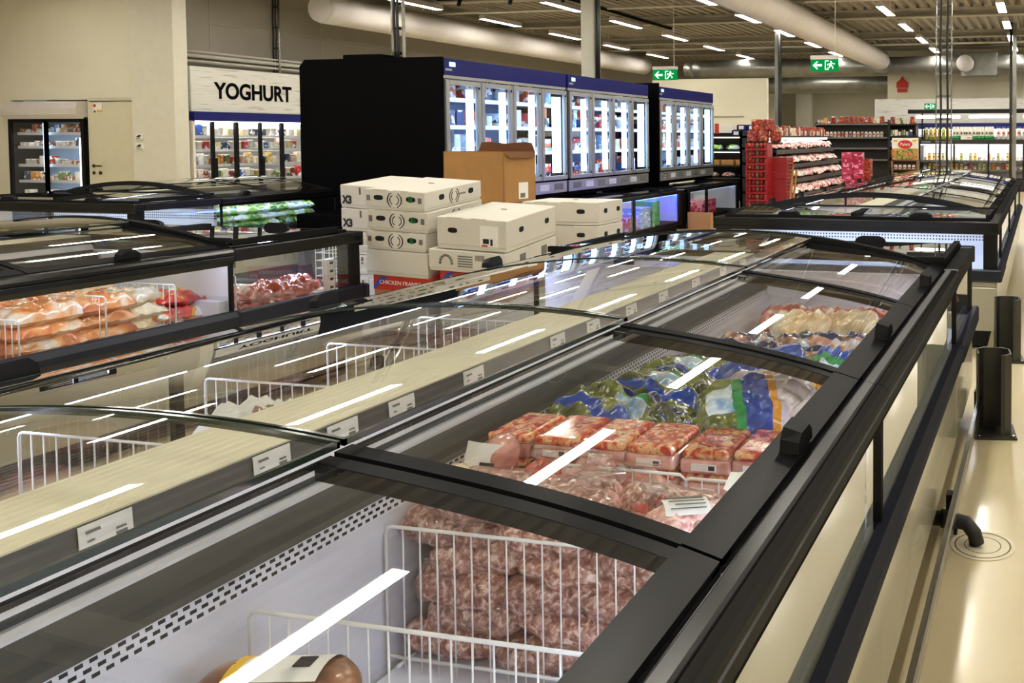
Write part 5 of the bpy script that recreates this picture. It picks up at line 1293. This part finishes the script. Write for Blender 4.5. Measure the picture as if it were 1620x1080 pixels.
# roast with yellow and white label in the empty space
ro = thing('roast_pack', 'brown vacuum packed roast with pale yellow edged label on top of another roast', 'roast', (-1.10, 1.07, .678), R(14))
MB().chub(.235, .056, 20, 16, 4, .18).build('roast_body', 'roast', ro)
g = MB(); vs = []; fs = []
for i in range(9):
    a = R(25 + 100 * i / 8); rr = .059
    vs += [(-.06, rr * math.cos(a), .049 * math.sin(a)), (.075, rr * math.cos(a), .049 * math.sin(a))]
    if i: fs.append((2 * i - 2, 2 * i, 2 * i + 1, 2 * i - 1))
g.add(vs, fs, 0, True); lb_ = g.build('label', 'white_paper', ro)
g = MB(); vs = []; fs = []
for i in range(9):
    a = R(25 + 100 * i / 8)
    vs += [(-.06, .0595 * math.cos(a), .0495 * math.sin(a)), (-.045, .0595 * math.cos(a), .0495 * math.sin(a))]
    if i: fs.append((2 * i - 2, 2 * i, 2 * i + 1, 2 * i - 1))
g.add(vs, fs, 0, True); g.build('yellow_edge', 'yellow_print', lb_)
MB().box(.03, -.012, .049, .055, .012, .0505).build('barcode', 'ink', lb_)
r2_ = thing('roast_pack', 'brown roast on the chest floor at the bottom of the roast pile', 'roast', (-1.10, 1.07, .505), R(6))
MB().chub(.235, .056, 20, 16, 9, .18).build('roast_body', 'roast', r2_)
r3_ = thing('roast_pack', 'brown roast squeezed between the labelled roast and the lowest one', 'roast', (-1.105, 1.065, .592), R(-4))
MB().chub(.235, .056, 20, 16, 12, .18).build('roast_body', 'roast', r3_)
# far side of the near island, seen through the sliding lids
lc = bag_protos('meat_bag', 'roast', 'meat bag', 2, .15, .12, .06, .4, 110); lc2 = bag_protos('meat_bag', 'meat_pink', 'meat bag', 2, .15, .12, .06, .4, 120)
for r_ in range(9):
    for c_ in range(2):
        pr_ = (lc + lc2)[rd.randrange(4)]
        place(pr_, (-2.20 + c_ * .36, .80 + r_ * .36, .50 + rd.uniform(0, .02)), 0, 'bag of brownish meat in the far half of the near island under the sliding lids', 'brownish meat bags in the far half of the near island', rot=(rd.uniform(-.2, .2), rd.uniform(-.2, .2), rd.uniform(-.8, .8)))
for k, y in enumerate((1.16, 1.62, 2.1, 2.55, 3.0)):
    divider(-2.38, -1.63, y, .47, .80, ['white wire divider under the sliding lid, first one beside the cream divider top', 'white wire divider under the sliding lid beside a white and brown bag', 'white wire divider under the sliding lid, third along the divider top', 'white wire divider under the sliding lid, fourth along the divider top', 'white wire divider under the sliding lid, fifth along the divider top'][k])
wb = tag(MB().pillow(.13, .1, .07, 16, 131, .4).build('frozen_bag', 'white_paper', loc=(-2.02, 1.92, .72)), 'white frozen bag with brown pack under the sliding lid', 'frozen bag')
MB().pillow(.07, .06, .05, 10, 132, .4).build('brown_patch', 'roast', wb, (.08, -.02, .03))
# ------------------------------------------------------------------ goods in the neighbouring islands
ob = bag_protos('meat_bag', 'orange_bag', 'meat bag', 3, .16, .12, .06, .35, 140); tb = bag_protos('meat_bag', 'chicken', 'meat bag', 3, .16, .12, .06, .35, 150); rw = bag_protos('frozen_bag', 'red_white', 'frozen bag', 2, .16, .12, .055, .35, 160)
pkb = bag_protos('meat_bag', 'meat_pink', 'meat bag', 2, .15, .12, .06, .35, 170)
for k in range(4):
    for c_ in range(2):
        for dx in (0, .28): place(ob[rd.randrange(3)], (-4.44 - dx, 3.10 + c_ * .23, .50 + k * .064), 0, f'orange meat bag, {("lowest", "second", "third", "top")[k]} in the stack behind the side window', f'orange bags, {("lowest", "second", "third", "top")[k]} in stack', rot=(0, 0, R(90) + rd.uniform(-.2, .2)))
for k in range(4):
    for dx in (0, .28): place(tb[rd.randrange(3)], (-4.46 - dx, 3.50, .50 + k * .064), 0, f'tan meat bag, {("lowest", "second", "third", "top")[k]} in the pile beside the orange bags', f'tan bags, {("lowest", "second", "third", "top")[k]} in pile', rot=(0, 0, R(90) + rd.uniform(-.3, .3)))
for k in range(3): place(rw[k % 2], (-4.42 - .03 * k, 3.72, .50 + k * .075), 0, ['red and white frozen bag, lowest of the three in the window corner', 'red and white frozen bag, middle of the three in the window corner', 'red and white frozen bag with orange print, top of the three in the window corner'][k], rot=(0, R(6), R(90) + rd.uniform(-.3, .3)))
for k in range(3):
    for c_ in range(2): place(pkb[k % 2], (-4.42, 2.72 - c_ * .24, .51 + k * .08), 0, f'pale pink meat bag, {("lowest", "middle", "top")[k]} of the pile behind the wire divider', f'pale pink bags, {("lowest", "middle", "top")[k]} of pile', rot=(0, 0, R(90)))
divider(-4.98, -4.27, 2.92, .47, .72, 'white wire divider before the orange bags in the neighbouring island')
divider(-4.98, -4.27, 3.28, .47, .76, 'white wire divider between orange and tan bags in the neighbouring island')
divider(-4.98, -4.27, 3.62, .47, .76, 'white wire divider before the red and white bags in the neighbouring island')
t_ = thing('white_board', 'white liner board at the window end of the neighbouring island', 'panel', (-5.0, 3.83, .465)); MB().box(0, 0, 0, .76, .05, .17).build('panel_sheet', 'liner_white', t_)
rb_ = bag_protos('meat_bag', 'meat_red', 'meat bag', 3, .14, .11, .06, .4, 180)
for c_ in range(4):
    for k in range(2): place(rb_[rd.randrange(3)], (-4.44, 3.98 + c_ * .17, .52 + k * .07), 0, f'dark red meat pack, {("lower", "upper")[k]} layer behind the end chest window', f'red meat packs in the end chest, {("lower", "upper")[k]} layer', rot=(rd.uniform(-.2, .2), rd.uniform(-.2, .2), R(90)))
divider(-4.98, -4.27, 3.96, .47, .76, 'white wire divider among the dark red packs of the end chest')
t_ = thing('scale_strip', 'white vertical level strip inside the end chest window', 'strip', (-4.33, 4.62, .55)); st_ = MB().box(0, 0, 0, .03, .06, .2).build('strip', 'white_paper', t_)
for k in range(4): MB().box(.03, .02, .02 + k * .05, .032, .045, .035 + k * .05).build('mark', 'ink', st_)
gw_ = bag_protos('frozen_bag', 'green_white', 'frozen bag', 3, .16, .12, .06, .35, 190)
for c_ in range(5):
    for k in range(4): place(gw_[rd.randrange(3)], (-8.12, 7.35 + c_ * .24, .52 + k * .075), 0, f'green and white frozen bag, {("lowest", "second", "third", "top")[k]} layer of the far island window', f'green and white bags, {("lowest", "second", "third", "top")[k]} layer', rot=(0, 0, R(90) + rd.uniform(-.2, .2)))
for c_ in range(6): place(gw_[c_ % 3], (-9.8 + c_ * .3, 6.5, .54), 0, 'green and white frozen bag behind the end window of the far island', 'bags in the far end chest', rot=(0, 0, rd.uniform(-.3, .3)))
gw2 = bag_protos('frozen_bag', 'blue_white', 'frozen bag', 2, .15, .12, .06, .35, 200); gw3 = bag_protos('frozen_bag', 'green_white', 'frozen bag', 2, .15, .12, .06, .35, 205); yb2 = bag_protos('frozen_bag', 'red_white', 'frozen bag', 2, .15, .12, .06, .35, 210)
for c_ in range(6): place((gw2 + gw3 + yb2)[(c_ * 2 + c_ // 3) % 6], (-2.13 + (c_ + (c_ > 2)) * .225, 7.2, .80), 0, 'colourful frozen bag on top of the heap under the rear island arch', 'frozen bags under the rear island arch', rot=(rd.uniform(.1, .4), rd.uniform(-.2, .2), rd.uniform(-.4, .4)))

for c_ in range(6):
    for k in range(2): place((gw2 + gw3)[(c_ + k) % 4], (-2.13 + (c_ + (c_ > 2)) * .225, 7.2, .54 + k * .11), 0, 'frozen bag inside the heap under the rear island arch', 'frozen bags inside the rear island heap')

# packs that were modelled but never needed
for o in [o for o in list(bpy.data.objects) if o.parent is None and 'category' in o.keys() and o.name not in USED and tuple(o.location) == (0, 0, 0)]:
    if o.type == 'MESH' and len(str(o.get('label', ''))) < 22:
        for c in kids(o): bpy.data.objects.remove(c)
        bpy.data.objects.remove(o)
